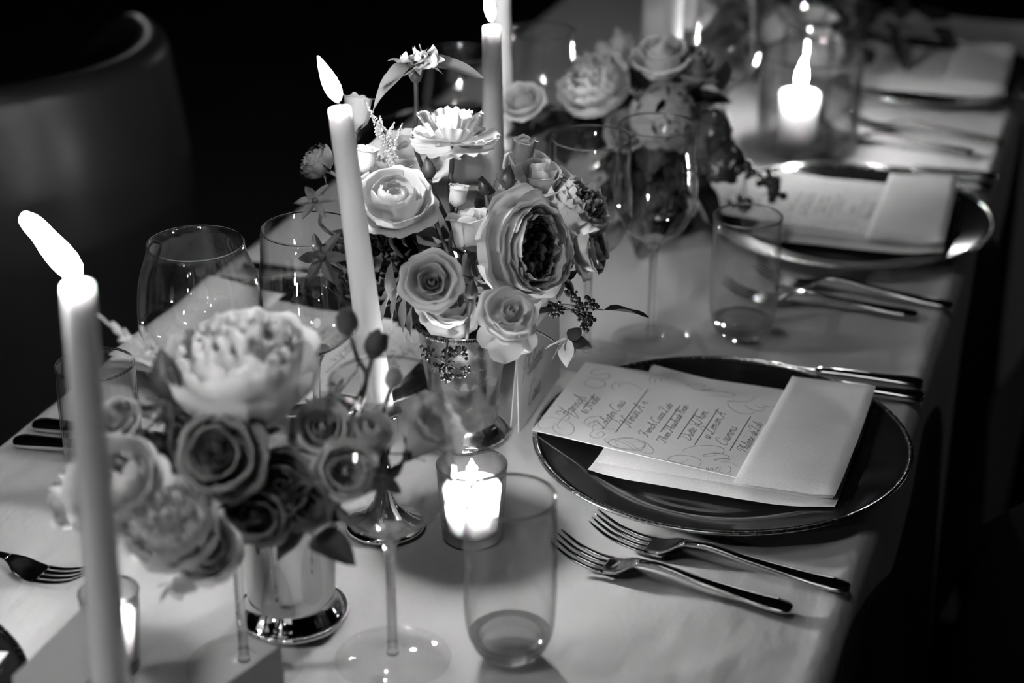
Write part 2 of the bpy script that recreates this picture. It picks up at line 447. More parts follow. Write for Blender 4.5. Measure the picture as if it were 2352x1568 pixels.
# single-stroke copperplate letters (x, y) in a box of x-height 1
G = {
 'a': (1.0, [[(.85, .9), (.45, 1), (.1, .55), (.2, .05), (.5, .1), (.85, .75), (.85, .9), (.75, .2), (.9, 0), (1.1, .3)]]),
 'b': (.95, [[(0, .3), (.4, 1.6), (.45, 2.1), (.25, 2), (.2, 1), (.25, .1), (.6, 0), (.8, .5), (.65, .9), (1, .8)]]),
 'c': (.8, [[(.75, .8), (.5, 1), (.12, .6), (.2, .05), (.55, .05), (.9, .35)]]),
 'd': (1.0, [[(.8, .9), (.4, 1), (.1, .5), (.25, .02), (.6, .2), (.95, 1.2), (1.1, 2.1)], [(1.05, 1.9), (.8, .3), (.95, 0), (1.15, .3)]]),
 'e': (.75, [[(.05, .4), (.5, .6), (.6, .95), (.3, .95), (.12, .4), (.3, 0), (.8, .35)]]),
 'f': (.7, [[(0, .3), (.5, 1.5), (.55, 2.1), (.35, 1.9), (.25, .5), (.1, -.9), (.35, -.6), (.4, .1), (.8, .35)]]),
 'h': (1.0, [[(0, .3), (.4, 1.6), (.45, 2.1), (.25, 2), (.15, .9), (.1, 0)], [(.12, .5), (.5, 1), (.7, .85), (.65, .2), (.8, 0), (1.05, .3)]]),
 'i': (.5, [[(0, .4), (.25, 1), (.18, .2), (.3, 0), (.55, .3)], [(.3, 1.45), (.33, 1.5)]]),
 'l': (.5, [[(0, .3), (.4, 1.5), (.42, 2.1), (.22, 1.9), (.15, .4), (.3, 0), (.55, .3)]]),
 'm': (1.35, [[(0, .5), (.15, 1), (.15, 0)], [(.15, .5), (.45, 1), (.58, .8), (.55, 0)], [(.57, .5), (.85, 1), (1, .8), (.97, .15), (1.15, 0), (1.4, .3)]]),
 'n': (1.0, [[(0, .5), (.15, 1), (.15, 0)], [(.15, .5), (.5, 1), (.65, .8), (.62, .15), (.8, 0), (1.05, .3)]]),
 'o': (.85, [[(.5, 1), (.15, .7), (.15, .15), (.5, 0), (.75, .5), (.5, 1), (.6, .75), (.95, .8)]]),
 'p': (.95, [[(0, .5), (.2, 1.2), (.12, -.9)], [(.15, .5), (.5, 1), (.78, .6), (.6, .05), (.25, .1)], [(.6, .05), (1, .3)]]),
 'r': (.75, [[(0, .3), (.25, 1.1), (.3, .9), (.6, .9), (.5, .2), (.6, 0), (.8, .3)]]),
 's': (.7, [[(0, .3), (.35, 1.1), (.45, .6), (.5, .2), (.25, 0), (.1, .15), (.4, .05), (.75, .3)]]),
 't': (.6, [[(0, .3), (.35, 1.5), (.25, .3), (.35, 0), (.65, .3)], [(.08, 1.1), (.55, 1.15)]]),
 'u': (1.0, [[(0, .5), (.15, 1), (.12, .2), (.3, 0), (.65, .6), (.7, 1), (.65, .2), (.8, 0), (1.05, .3)]]),
 'w': (1.3, [[(0, .6), (.12, 1), (.1, .2), (.3, 0), (.58, .6), (.6, 1), (.57, .2), (.75, 0), (1.05, .6), (1.05, 1), (1.3, .85)]]),
 "'": (.3, [[(.15, 2), (.05, 1.6)]]), '.': (.3, [[(.1, 0), (.13, .08)]]), ' ': (.7, []),
 'H': (1.9, [[(-.4, 1.4), (-.2, 2.3), (.5, 2.0), (.55, 1), (.3, 0), (-.4, -.2), (-.7, .3)], [(1.6, 2.5), (1.2, 2.0), (1.0, .6), (1.1, 0), (1.6, .3)], [(.0, 1.0), (.7, 1.2), (1.5, 1.1)]]),
 'N': (1.7, [[(-.6, .2), (-.2, -.3), (.2, .4), (.5, 2.2)], [(.5, 2.2), (.75, 1), (1.0, 0)], [(1.0, 0), (1.3, 1.5), (1.7, 2.4), (2.2, 2.2)]]),
 'L': (1.3, [[(-.5, 1.5), (.1, 2.4), (.9, 2.2), (.5, 1.2), (.2, .1), (-.3, .1), (-.1, .35), (.6, -.1), (1.3, .3)]]),
 'C': (1.2, [[(1.2, 1.7), (1.0, 2.3), (.3, 1.9), (-.1, .8), (.2, 0), (.8, 0), (1.3, .5)]]),
 'A': (1.5, [[(-.6, .3), (-.1, -.1), (.6, 1.1), (1.1, 2.3)], [(1.1, 2.3), (1.0, .8), (1.1, 0), (1.5, .3)], [(.2, .8), (1.3, .9)]]),
 'F': (1.3, [[(-.4, 1.7), (.2, 2.3), (1.4, 2.2)], [(.8, 2.2), (.6, .8), (.1, -.1), (-.4, .2)], [(.2, 1.1), (1.1, 1.2)]]),
 'T': (1.3, [[(-.4, 1.5), (-.1, 2.3), (.7, 2.0), (1.5, 2.4)], [(.8, 2.1), (.6, .8), (.1, -.1), (-.4, .3)]]),
 'B': (1.3, [[(.3, 2.1), (.2, .9), (0, -.1)], [(-.5, 1.5), (.2, 2.3), (1.0, 2.0), (.8, 1.3), (.3, 1.15), (1.0, .9), (1.0, .2), (.4, 0)]]),
 'D': (1.5, [[(.3, 2.1), (.2, .9), (-.1, .1), (.5, 0), (1.3, .7), (1.2, 1.8), (.4, 2.3), (-.4, 1.8)]]),
 'P': (1.2, [[(.3, 2.1), (.2, .9), (0, -.1)], [(-.5, 1.3), (0, 2.2), (.9, 2.2), (1.1, 1.6), (.7, 1.1), (.2, 1.2)]]),
 'S': (1.2, [[(1.1, 2.0), (.8, 2.3), (.4, 1.8), (.8, 1.1), (.6, .2), (0, 0), (-.3, .4)]]),
}
def ribbon(pts, wd, z):
    """flat inked stroke along pts (2D), swelling in its middle"""
    P = cat_rom([(p[0], p[1], 0) for p in pts], max(4, (len(pts) - 1) * 5)); v, f = [], []
    N = len(P)
    for i, p in enumerate(P):
        d = P[min(i + 1, N - 1)] - P[max(i - 1, 0)]
        if d.length < 1e-9: d = Vector((1, 0, 0))
        d.normalize(); n = Vector((-d.y, d.x, 0)); k = wd * (.45 + .55 * math.sin(PI * i / (N - 1)))
        v += [(p.x + n.x * k, p.y + n.y * k, z), (p.x - n.x * k, p.y - n.y * k, z)]
    f = [(2 * i, 2 * i + 2, 2 * i + 3, 2 * i + 1) for i in range(N - 1)]
    return v, f
def write(text, org, dirx, diry, h, wd, z, slant=.45):
    """text from org, running along dirx with diry up; h = x-height"""
    parts = []; x = 0
    for ch in text:
        adv, strokes = G[ch]
        for s in strokes:
            pts = [((x + px + slant * py) * h, py * h) for px, py in s]
            parts.append(ribbon([(org[0] + a * dirx[0] + b * diry[0], org[1] + a * dirx[1] + b * diry[1]) for a, b in pts], wd, z))
        x += adv
    return parts
def rule(a, b, wd, z):
    a, b = Vector((*a, 0)), Vector((*b, 0)); d = (b - a).normalized(); n = Vector((-d.y, d.x, 0)) * wd
    return [tuple(p) for p in (a + n + Vector((0, 0, z)), b + n + Vector((0, 0, z)), b - n + Vector((0, 0, z)), a - n + Vector((0, 0, z)))], [(0, 1, 2, 3)]

# outline of the menu on the plate, measured from the plate's centre
MENU_Z = .0202
MC = [(-.1508, -.0425), (.0507, -.0687), (.0381, .0943), (-.1474, .0967)]
MENU_FLOURISH = [
 [(-.1456, .0082), (-.1345, -.0008), (-.1200, -.0102), (-.1331, .0057), (-.1316, -.0040), (-.1326, -.0103), (-.1338, -.0258), (-.1303, -.0329), (-.1285, -.0315)],
 [(-.1428, -.0156), (-.1353, -.0163), (-.1245, -.0201), (-.1179, -.0302), (-.1188, -.0404), (-.1269, -.0424), (-.1351, -.0346), (-.1362, -.0242)],
 [(-.1428, -.0156), (-.1499, -.0223), (-.1480, -.0350), (-.1417, -.0377), (-.1356, -.0307)],
 [(-.1128, -.0160), (-.1141, -.0131), (-.1129, -.0060), (-.1074, -.0015), (-.1019, -.0005)], [(-.1087, -.0196), (-.1097, -.0175), (-.1078, -.0126), (-.1033, -.0085)], [(-.1047, -.0215), (-.1049, -.0183), (-.1016, -.0154)],
 [(-.1170, -.0150), (-.1094, -.0198), (-.1031, -.0242), (-.1025, -.0298), (-.1031, -.0341), (-.0989, -.0391), (-.0930, -.0363), (-.0921, -.0294), (-.0959, -.0267), (-.0977, -.0322), (-.0953, -.0338)],
 [(-.1022, -.0248), (-.0939, -.0210), (-.0868, -.0194)],
 [(-.0965, .0006), (-.0908, -.0033), (-.0865, -.0052), (-.0838, -.0092)],
 [(-.0594, -.0500), (-.0692, -.0416), (-.0797, -.0372), (-.0880, -.0369), (-.0879, -.0409), (-.0782, -.0487), (-.0667, -.0502), (-.0564, -.0474), (-.0550, -.0366), (-.0611, -.0308), (-.0723, -.0306), (-.0793, -.0387), (-.0746, -.0483)],
 [(-.0729, -.0349), (-.0651, -.0402), (-.0562, -.0482), (-.0484, -.0501), (-.0451, -.0459), (-.0497, -.0387), (-.0590, -.0316), (-.0725, -.0299), (-.0841, -.0388), (-.0826, -.0463), (-.0725, -.0491), (-.0604, -.0465), (-.0551, -.0391), (-.0605, -.0330), (-.0675, -.0346)],
 [(-.0211, -.0390), (-.0232, -.0350), (-.0178, -.0276), (-.0066, -.0213), (.0042, -.0207), (.0082, -.0256), (.0076, -.0306), (.0014, -.0320), (-.0055, -.0375), (-.0051, -.0405), (.0010, -.0376), (.0051, -.0322)],
 [(-.0053, -.0398), (-.0011, -.0336), (.0068, -.0317), (.0133, -.0333), (.0128, -.0373), (.0055, -.0414), (.0047, -.0440), (.0088, -.0403), (.0153, -.0372), (.0156, -.0402), (.0102, -.0444), (.0186, -.0438), (.0255, -.0490)],
 [(-.0156, -.0504), (-.0210, -.0576), (-.0293, -.0559), (-.0311, -.0519), (-.0256, -.0453), (-.0138, -.0435), (-.0059, -.0477), (-.0044, -.0549), (-.0054, -.0583)],
 [(-.0534, -.0542), (-.0357, -.0566), (-.0171, -.0586), (.0013, -.0606), (.0247, -.0622)],
 [(.0029, -.0615), (.0016, -.0589), (.0032, -.0584), (.0038, -.0620)], [(.0062, -.0619), (.0050, -.0585), (.0068, -.0571), (.0074, -.0607)], [(.0103, -.0612), (.0090, -.0571), (.0117, -.0539), (.0126, -.0604)], [(.0167, -.0491), (.0198, -.0518), (.0211, -.0574), (.0196, -.0617)],
 [(-.1391, .0686), (-.1325, .0682), (-.1225, .0680), (-.1181, .0732), (-.1224, .0809), (-.1286, .0751), (-.1365, .0760), (-.1333, .0865), (-.1238, .0898)],
 [(-.1365, .0576), (-.1320, .0665), (-.1215, .0647), (-.1173, .0571), (-.1229, .0497), (-.1330, .0516), (-.1365, .0576)],
 [(-.1077, .0514), (-.1114, .0573), (-.1098, .0652), (-.1008, .0683), (-.0922, .0658), (-.0838, .0598)], [(-.1041, .0581), (-.1060, .0619), (-.1022, .0651)],
 [(-.0807, .0753), (-.0844, .0831), (-.0811, .0898), (-.0698, .0919), (-.0703, .0862)], [(-.0771, .0766), (-.0796, .0830), (-.0748, .0883)], [(-.0733, .0797), (-.0747, .0838), (-.0705, .0871)],
 [(-.0496, .0789), (-.0497, .0825), (-.0400, .0751), (-.0262, .0817), (-.0361, .0747), (-.0216, .0788), (-.0075, .0775), (-.0085, .0719), (-.0195, .0698), (-.0287, .0683)],
 [(-.0497, .0825), (-.0430, .0867), (-.0350, .0858), (-.0373, .0796)],
 [(-.0027, .0668), (-.0101, .0625), (-.0029, .0642), (.0075, .0687), (.0113, .0788)],
 [(-.0092, .0602), (-.0059, .0527), (.0035, .0448), (.0136, .0449), (.0162, .0501)], [(.0054, .0610), (.0115, .0545), (.0204, .0533), (.0244, .0607)], [(.0140, .0631), (.0202, .0592), (.0240, .0657)], [(.0191, .0658), (.0256, .0637), (.0324, .0669)],
]
MENU_RULES = [((-.1221, .0078), (-.1209, .0379)), ((-.0839, -.0241), (-.0800, .0629)), ((-.0491, -.0111), (-.0460, .0413)), ((-.0327, -.0184), (-.0301, .0400)), ((-.0169, -.0241), (-.0139, .0465)), ((.0126, -.0241), (.0152, .0413))]
MENU_TEXT = [('Hannah', (-.1288, -.0115), (-.1251, .0311), .0058), ("to 'Nestle", (-.1165, -.0005), (-.1113, .0610), .0044), ('Lobster Cous', (-.0950, -.0198), (-.0878, .0710), .0050),
             ("Ninar A n", (-.0760, -.0098), (-.0703, .0717), .0054), ("French Coars Late", (-.0570, -.0229), (-.0503, .0546), .0042), ("Three Thrushade Bean", (-.0404, -.0283), (-.0378, .0723), .0038),
             ("Dutte 'd Thom", (-.0223, -.0172), (-.0195, .0540), .0046), ("w Leman A", (-.0075, -.0104), (-.0037, .0709), .0052), ("Crumms.", (.0078, -.0163), (.0112, .0390), .0052), ("Philippe de Lab", (.0266, -.0224), (.0284, .0561), .0042)]
def make_menu(loc, rz, label, dx=0., dy=0.):
    t = thing('menu_card', label, 'menu', loc, (0, 0, rz), 'calligraphy menus tucked into the napkins')
    v = [(x + dx, y + dy, MENU_Z) for x, y in MC] + [(x + dx, y + dy, MENU_Z + .0005) for x, y in MC]
    ob('card', (v, [(3, 2, 1, 0), (4, 5, 6, 7), (0, 1, 5, 4), (1, 2, 6, 5), (2, 3, 7, 6), (3, 0, 4, 7)]), M['card'], t, False)
    z = MENU_Z + .00058; parts = []
    for s in MENU_FLOURISH: parts.append(ribbon([(x + dx, y + dy) for x, y in s], .00025, z))
    for a, b in MENU_RULES: parts.append(rule((a[0] + dx, a[1] + dy), (b[0] + dx, b[1] + dy), .00042, z))
    for txt, a, b, h in MENU_TEXT:
        d = Vector((b[0] - a[0], b[1] - a[1])); L = d.length; d.normalize()
        wtot = sum(G[c][0] for c in txt); h2 = min(h, L / wtot * 1.05)
        parts += write(txt, (a[0] + dx, a[1] + dy), (d.x, d.y), (-d.y, d.x), h2, .00030, z)
    ob('lettering', join(*parts), M['ink'], t, False)
    return t
def place(p, rz, ln, lm, dx=0, dy=0):
    make_napkin(p, rz, ln, dx, dy)
    if lm: make_menu(p, rz, lm, dx, dy)
place(P1, 0, 'white napkin with a folded flap holding the sharp menu at the right front', 'white menu card in black calligraphy, sharp, on the nearest right plate')
place(P2, math.radians(3), 'white napkin with a folded flap on the second plate along the right edge', 'white menu card, softly blurred, on the second plate along the right edge')
place(P3, math.radians(2), 'blurred white napkin on the farthest plate at the upper right', 'very blurred menu card on the farthest plate at the upper right')
place(P4, math.radians(180), 'corner of a white napkin on the plate in the lower left corner', None, -.004, -.033)
place(P5, math.radians(180), 'white napkin on the left edge seen through the tall wine glass', 'menu card on the left edge behind the front bouquet', .035, .0)
place(P6, math.radians(180), 'blurred white napkin on the far left edge behind the tall candles', 'blurred menu card on the far left edge behind the tall candles')

# ---------------------------------------------------------------- cutlery
def strip(st, nseg=8):
    """stations (x, y, z, half width, half thickness) -> closed tube of oval section along x"""
    v, f = [], []
    for x, y, z, hw, ht in st:
        for k in range(nseg):
            a = 2 * PI * k / nseg; c, s = math.cos(a), math.sin(a)
            sq = lambda q: math.copysign(abs(q) ** .7, q)
            v.append((x, y + hw * sq(c), z + ht * sq(s)))
    n = nseg
    for i in range(len(st) - 1):
        for k in range(n): j = (k + 1) % n; f.append((i * n + k, i * n + j, (i + 1) * n + j, (i + 1) * n + k))
    f += [tuple(range(n - 1, -1, -1)), tuple(range((len(st) - 1) * n, len(st) * n))]
    return v, f
def smooth_st(st, n):
    P = cat_rom_nd(st, n); return P
def cat_rom_nd(pts, n):
    out = []; L = len(pts) - 1
    for i in range(n + 1):
        t = i / n * L; k = min(int(t), L - 1); s = t - k; s = s
        a, b = pts[k], pts[k + 1]; p0 = pts[max(k - 1, 0)]; p3 = pts[min(k + 2, L)]
        out.append(tuple(.5 * ((2 * y) + (z - x) * s + (2 * x - 5 * y + 4 * z - q) * s * s + (3 * y - x - 3 * z + q) * s ** 3) for x, y, z, q in zip(p0, a, b, p3)))
    return out
def make_fork(loc, rz, label, L=.2, group='forks'):
    """origin at the handle's end, tines towards +x"""
    t = thing('fork', label, 'fork', loc, (0, 0, rz), group); k = L / .2
    hs = [(0, 0, .0040, .0030, .0014), (.003, 0, .0042, .0072, .0018), (.012, 0, .0044, .0088, .0020), (.028, 0, .0048, .0080, .0021), (.055, 0, .0068, .0056, .0023), (.082, 0, .0095, .0040, .0024),
          (.102, 0, .0122, .0031, .0025), (.116, 0, .0130, .0031, .0024), (.128, 0, .0122, .0044, .0018)]
    ob('handle', strip([(a * k, b, c, d, e) for a, b, c, d, e in cat_rom_nd(hs, 40)], 10), M['steel'], t)
    # raised thread along both edges of the handle
    for s in (-1, 1):
        ob('thread', tube([(a * k, s * d * .80, c + e * .62) for a, b, c, d, e in cat_rom_nd(hs[2:-1], 24)], .0006, 5), M['steel'], t)
    hd = [(.125, 0, .0127, .0038, .0019), (.131, 0, .0110, .0070, .0014), (.137, 0, .0080, .0112, .0012), (.144, 0, .0050, .0126, .0011), (.151, 0, .0036, .0128, .0011), (.1555, 0, .0034, .0127, .0011)]
    ob('head', strip([(a * k, b, c, d, e) for a, b, c, d, e in cat_rom_nd(hd, 18)], 12), M['steel'], t)
    for q in range(4):
        y = (q - 1.5) * .00665
        ts = [(.153, y, .0034, .0024, .0010), (.166, y, .0042, .0021, .0010), (.182, y, .0082, .0018, .0010), (.193, y, .0140, .0015, .0009), (.2005, y * .97, .0188, .0007, .0006)]
        ob('tine', strip([(a * k, b, c, d, e) for a, b, c, d, e in cat_rom_nd(ts, 12)], 8), M['steel'], t)
    return t
def make_knife(loc, rz, label, L=.215, group='knives'):
    t = thing('knife', label, 'knife', loc, (0, 0, rz), group)
    hs = [(0, 0, .0046, .0040, .0026), (.004, 0, .0048, .0084, .0036), (.014, 0, .0050, .0092, .0040), (.035, 0, .0052, .0078, .0042), (.065, 0, .0056, .0064, .0042), (.088, 0, .0058, .0060, .0040), (.096, 0, .0056, .0046, .0030)]
    ob('handle', strip(cat_rom_nd(hs, 30), 10), M['steel'], t)
    bs = [(.094, 0, .0056, .0050, .0016), (.105, .001, .0052, .0085, .0010), (.15, .001, .0046, .0100, .0008), (.195, 0, .0042, .0088, .0007), (L - .004, -.003, .0040, .0045, .0006), (L, -.005, .0040, .0010, .0005)]
    ob('blade', strip(cat_rom_nd(bs, 20), 8), M['steel'], t)
    return t
def aim(a, b): return math.atan2(b[1] - a[1], b[0] - a[0])
def put(fn, h, tip, label, **k):
    a, b = h, tip; fn((a[0], a[1], TZ + .0003), aim(a, b), label, **k)
put(make_fork, (-.1501, 1.1768, .7540), (-.3363, 1.1904, .7675), 'longer fork beside the nearest right plate, the one touching its shadow')
put(make_fork, (-.1841, 1.1357, .7540), (-.3602, 1.1540, .7665), 'shorter fork at the front right, nearest to the camera', L=.186)
put(make_fork, (-.1447, 1.7176, .7540), (-.3179, 1.7251, .7600), 'blurred fork before the second right plate, with its handle nearest the table edge')
put(make_fork, (-.1738, 1.6855, .7540), (-.3315, 1.6762, .7600), 'blurred fork before the second right plate, reaching behind the tumbler', L=.19)
put(make_fork, (-.1492, 2.2346, .7540), (-.3188, 2.2520, .7600), 'very blurred fork below the farthest right plate, the upper of two')
put(make_fork, (-.1781, 2.1840, .7540), (-.3385, 2.1950, .7600), 'very blurred fork below the farthest right plate, the lower of two', L=.19)
put(make_knife, (-.1473, 1.5323, .7540), (-.2395, 1.5244, .7540), 'knife with its handle beyond the nearest right plate, the farther of two')
put(make_knife, (-.1429, 1.5064, .7540), (-.2348, 1.4999, .7540), 'knife with its handle beyond the nearest right plate, the nearer of two')
put(make_knife, (-.1431, 2.1033, .7540), (-.2560, 2.0920, .7540), 'blurred knife beyond the second right plate, the farther of two')
put(make_knife, (-.1440, 2.0664, .7540), (-.2510, 2.0594, .7540), 'blurred knife beyond the second right plate, the nearer of two')
put(make_knife, (-.8532, 1.2050, .7540), (-.8184, 1.2087, .7540), 'dark knife on the left edge of the cloth, the farther of two')
put(make_knife, (-.8519, 1.1736, .7540), (-.8031, 1.1801, .7540), 'dark knife on the left edge of the cloth, the nearer of two')
put(make_fork, (-.872, 1.000), (-.6803, 1.0007, .7620), 'dark fork at the lower left edge, pointing at the nearest tall candle')
put(make_fork, (-.8554, 1.5405, .7540), (-.7165, 1.5169, .7600), 'dark fork on the left edge seen through the tall wine glass', L=.19)
put(make_fork, (-.8446, 1.5841, .7540), (-.7223, 1.5721, .7600), 'dark fork on the left edge seen through the glass beside the candle')

# ---------------------------------------------------------------- glassware
def make_wine(loc, label, H=.212, Rm=.046, Rr=.0365, Rf=.040, group='stemmed wine glasses'):
    t = thing('wine_glass', label, 'wine glass', loc, (0, 0, random.random() * 6), group)
    zb = .098; zm = .098 + (H - .098) * .42
    st = [(.0035, zb - .001), (.012, zb + .004), (.026, zb + .014), (Rm * .85, zb + .026), (Rm * .975, zb + .038), (Rm, zm), (Rm * .985, zm + .018), (Rm * .93, zm + .036), (Rr + .001, H - .008), (Rr, H)]
    outer = [(p[0], p[1]) for p in cat_rom_nd(st, 36)]
    th = .0011
    ob('bowl', lathe([(0, zb - .001)] + outer + [(max(r - th, 0), z + (.0003 if i else 0)) for i, (r, z) in enumerate(reversed(outer))][1:-1] + [(0, zb + .0035)], 56), M['thin'], t)
    ob('rim', lathe([(Rr - th * .5 + .00075 * math.cos(a), H + .00075 * math.sin(a)) for a in [2 * PI * k / 8 for k in range(8)]], 64, True), M['lip'], t)
    sp = [(.0044, .0045), (.0036, .014), (.0033, .04), (.0034, .075), (.0046, .090), (.0085, .0985), (.0125, .1025)]
    ob('stem', lathe([(0, .003)] + [(p[0], p[1]) for p in cat_rom_nd(sp, 24)] + [(.008, .1012), (0, .1008)], 28), M['glass'], t)
    ob('foot', lathe([(0, .0004), (Rf - .001, .0004), (Rf, .0010), (Rf - .001, .0017), (Rf * .6, .0027), (Rf * .3, .0045), (.008, .0075), (.0048, .0115), (.004, .0140), (0, .0140)], 56), M['thinfoot'], t)
    return t
def make_tumbler(loc, label, H=.122, R=.0315, group='straight tumblers'):
    t = thing('tumbler', label, 'glass', loc, (0, 0, random.random() * 6), group)
    th = .0014
    outer = [(R * .70, .006), (R * .88, .014), (R * .965, .025), (R, .045), (R * 1.005, .065), (R * .995, .09), (R * .985, H)]
    o = [(p[0], p[1]) for p in cat_rom_nd(outer, 24)]
    ob('wall', lathe(o + [(r - th, z) for r, z in reversed(o)], 56, True), M['thin'], t)
    ob('rim', lathe([(R * .985 - th * .5 + .001 * math.cos(a), H + .001 * math.sin(a)) for a in [2 * PI * k / 8 for k in range(8)]], 64, True), M['lip'], t)
    ob('base', lathe([(0, .0006), (R * .55, .0006), (R * .66, .002), (R * .80, .008), (R * .90, .0165), (R * .86, .0165), (R * .7, .0135), (R * .4, .0120), (0, .0115)], 48), M['glass'], t)
    return t
def on(p): return (p[0], p[1], TZ)
make_wine(on((-.4329, .9908, .7500)), 'clear wine glass standing alone between the front bouquet and the tumbler', .214, .0445, .036)
make_wine(on((-.5258, .9496, .7500)), 'clear wine glass in front of the front bouquet, nearest to the camera', .205, .0455, .0345)
make_wine(on((-.4041, 1.5530, .7500)), 'wine glass in the middle of the table beside the tumbler, the right of two', .212, .0385, .0345, .037)
make_wine(on((-.4500, 1.4986, .7500)), 'wine glass half hidden by the large open rose, the left of two', .212, .0385, .035, .037)
make_wine(on((-.667, 1.175)), 'large wine glass at the left, its rim against the dark chair', .207, .0485, .0375)
make_wine(on((-.598, 1.232)), 'wine glass directly left of the middle candle', .207, .0425, .0375)
make_wine(on((-.614, 1.855)), 'blurred wine glass just right of the middle pair of tall candles', .2, .040, .036)
make_wine(on((-.666, 1.745)), 'blurred dark wine glass behind the drooping flower', .2, .040, .036)
make_wine(on((-.452, 2.03)), 'blurred wine glass with light spots above the white tumbler row, near one of two', .21, .0385, .0345)
make_wine(on((-.415, 2.30)), 'blurred wine glass with light spots at the top edge, far one of two', .21, .0385, .0345)
make_wine(on((-.50, 2.46)), 'blurred wine glass at the top edge behind the pillar candle', .21, .0385, .0345)
make_tumbler(on((-.3590, 1.0244, .7500)), 'empty tumbler with a thick base at the front, before the votive candle', .124, .0318)
make_tumbler(on((-.3258, 1.5928, .7500)), 'empty tumbler beside the wine glass, before the second right plate', .120, .0325)
make_tumbler(on((-.7457, 1.1419, .7500)), 'empty tumbler at the left behind the nearest tall candle', .107, .0315)
make_tumbler(on((-.395, 2.235)), 'blurred tumbler behind the large glass cylinder', .12, .031)

# ---------------------------------------------------------------- candles
def flame_vf(L, W, lean, full=0.):
    prof = [(0, 0), (.45, .06), (.85, .18), (1, .33), (.92, .5), (.68, .68), (.4 + .25 * full, .83), (.16 + .32 * full, .94), (0, 1)]
    v, f = lathe([(r * W / 2, z * L) for r, z in prof], 20)
    lx, ly = lean
    return [(x + lx * L * (z / L) ** 1.25, y + ly * L * (z / L) ** 1.25, z) for x, y, z in v], f
def wax_top(R, seed=0):
    return [(R, 0), (R * .99, .0035), (R * .9, .0062), (R * .7, .0050), (R * .35, .0030), (0, .0028)]
def make_taper(base, top, label, Rb, Rt, lean, fl=.032, fw=.0105, group='tall white tapers', name='taper_candle', wax='wax', full=0.):
    b, tp = Vector(base), Vector(top); ax = tp - b; L = ax.length
    t = thing(name, label, 'candle', base, Vector((0, 0, 1)).rotation_difference(ax).to_matrix(), group)
    pts = [(0, 0)] + [(Rb + (Rt - Rb) * k / 10, L * k / 10) for k in range(10)] + [(Rt * (1 if r > .5 else r), L - .004 + z) for r, z in [(1, 0)]] + [(Rt * .97, L - .0012), (Rt * .86, L), (Rt * .6, L - .0016), (Rt * .25, L - .003), (0, L - .003)]
    ob('wax', lathe(pts, 40), M[wax], t)
    lw = (lean[0] * .006, lean[1] * .006) if lean else (.001, 0)
    ob('wick', tube([(0, 0, L - .004), (lw[0] * .3, lw[1] * .3, L + .003), (lw[0], lw[1], L + .008)], .0008, 6), M['wick'], t)
    if lean is not None:
        ob('flame', flame_vf(fl, fw, lean, full), M['flame'], t, loc=(lw[0] * .3, lw[1] * .3, L + .0035))
    return t
def make_candlestick(loc, label, sock_z, R=.032):
    t = thing('candlestick', label, 'candlestick', loc, (0, 0, 0), 'silver candlesticks')
    z = sock_z
    p = [(0, .0005), (R, .0005), (R + .0012, .002), (R, .0042), (R * .93, .0055), (R * .72, .0085), (R * .48, .0145), (R * .28, .024), (R * .17, .036), (R * .14, .048), (.0062, .050), (.0062, .053), (.0046, .056), (.0045, z - .022), (.0062, z - .019), (.0062, z - .016), (.0085, z - .012), (.0125, z - .002), (.0128, z + .012), (.0145, z + .014), (.0145, z + .0158), (.0118, z + .0158), (.0116, z), (0, z)]
    ob('body', lathe(p, 48), M['silver'], t)
    ob('drip_ring', lathe([(.0145 + .0012 * math.cos(a), z + .0150 + .0012 * math.sin(a)) for a in [2 * PI * k / 8 for k in range(8)]], 40, True), M['silver'], t)
    return t
# front left taper, its candlestick stands below the frame
C1 = (-.5144, .7795, 1.1051)
make_candlestick((C1[0] - .004, C1[1] - .004, TZ), 'silver candlestick under the nearest tall candle', .085)
make_taper((C1[0] - .004, C1[1] - .004, TZ + .0855), C1, 'nearest tall white candle at the left, its flame blown sideways', .0112, .0083, (-.63, -.22), .034, .0115, full=1.)
C2 = (-.5385, 1.1683, 1.0812); S2 = (-.5071, 1.1538, .7500)
make_candlestick((S2[0], S2[1], TZ), 'silver candlestick with a conical foot between the two bouquets', .085, .030)
make_taper((S2[0], S2[1], TZ + .0855), C2, 'tall white candle burning in front of the middle bouquet', .0112, .0083, (-.27, -.09), .034, .0115)
C3 = (-.5388, 1.4891, 1.0566)
make_candlestick((C3[0] + .002, C3[1], TZ), 'silver candlestick hidden behind the middle bouquet', .085)
make_taper((C3[0] + .002, C3[1], TZ + .0855), C3, 'tall white candle behind the middle bouquet, its flame at the top edge', .0112, .0083, (-.10, -.03), .034, .0095)
C4 = (-.6224, 1.7480, 1.0482)
make_candlestick((C4[0] + .002, C4[1], TZ), 'silver candlestick farther back behind the middle bouquet', .085)
make_taper((C4[0] + .002, C4[1], TZ + .0855), C4, 'blurred tall candle close behind the one at the top edge', .0112, .0085, None)
make_taper((-.535, 2.06, TZ + .0002), (-.535, 2.06, TZ + .27), 'thick white pillar candle standing behind the blurred far bouquet', .024, .0235, None, group='pillar candles', name='pillar_candle')

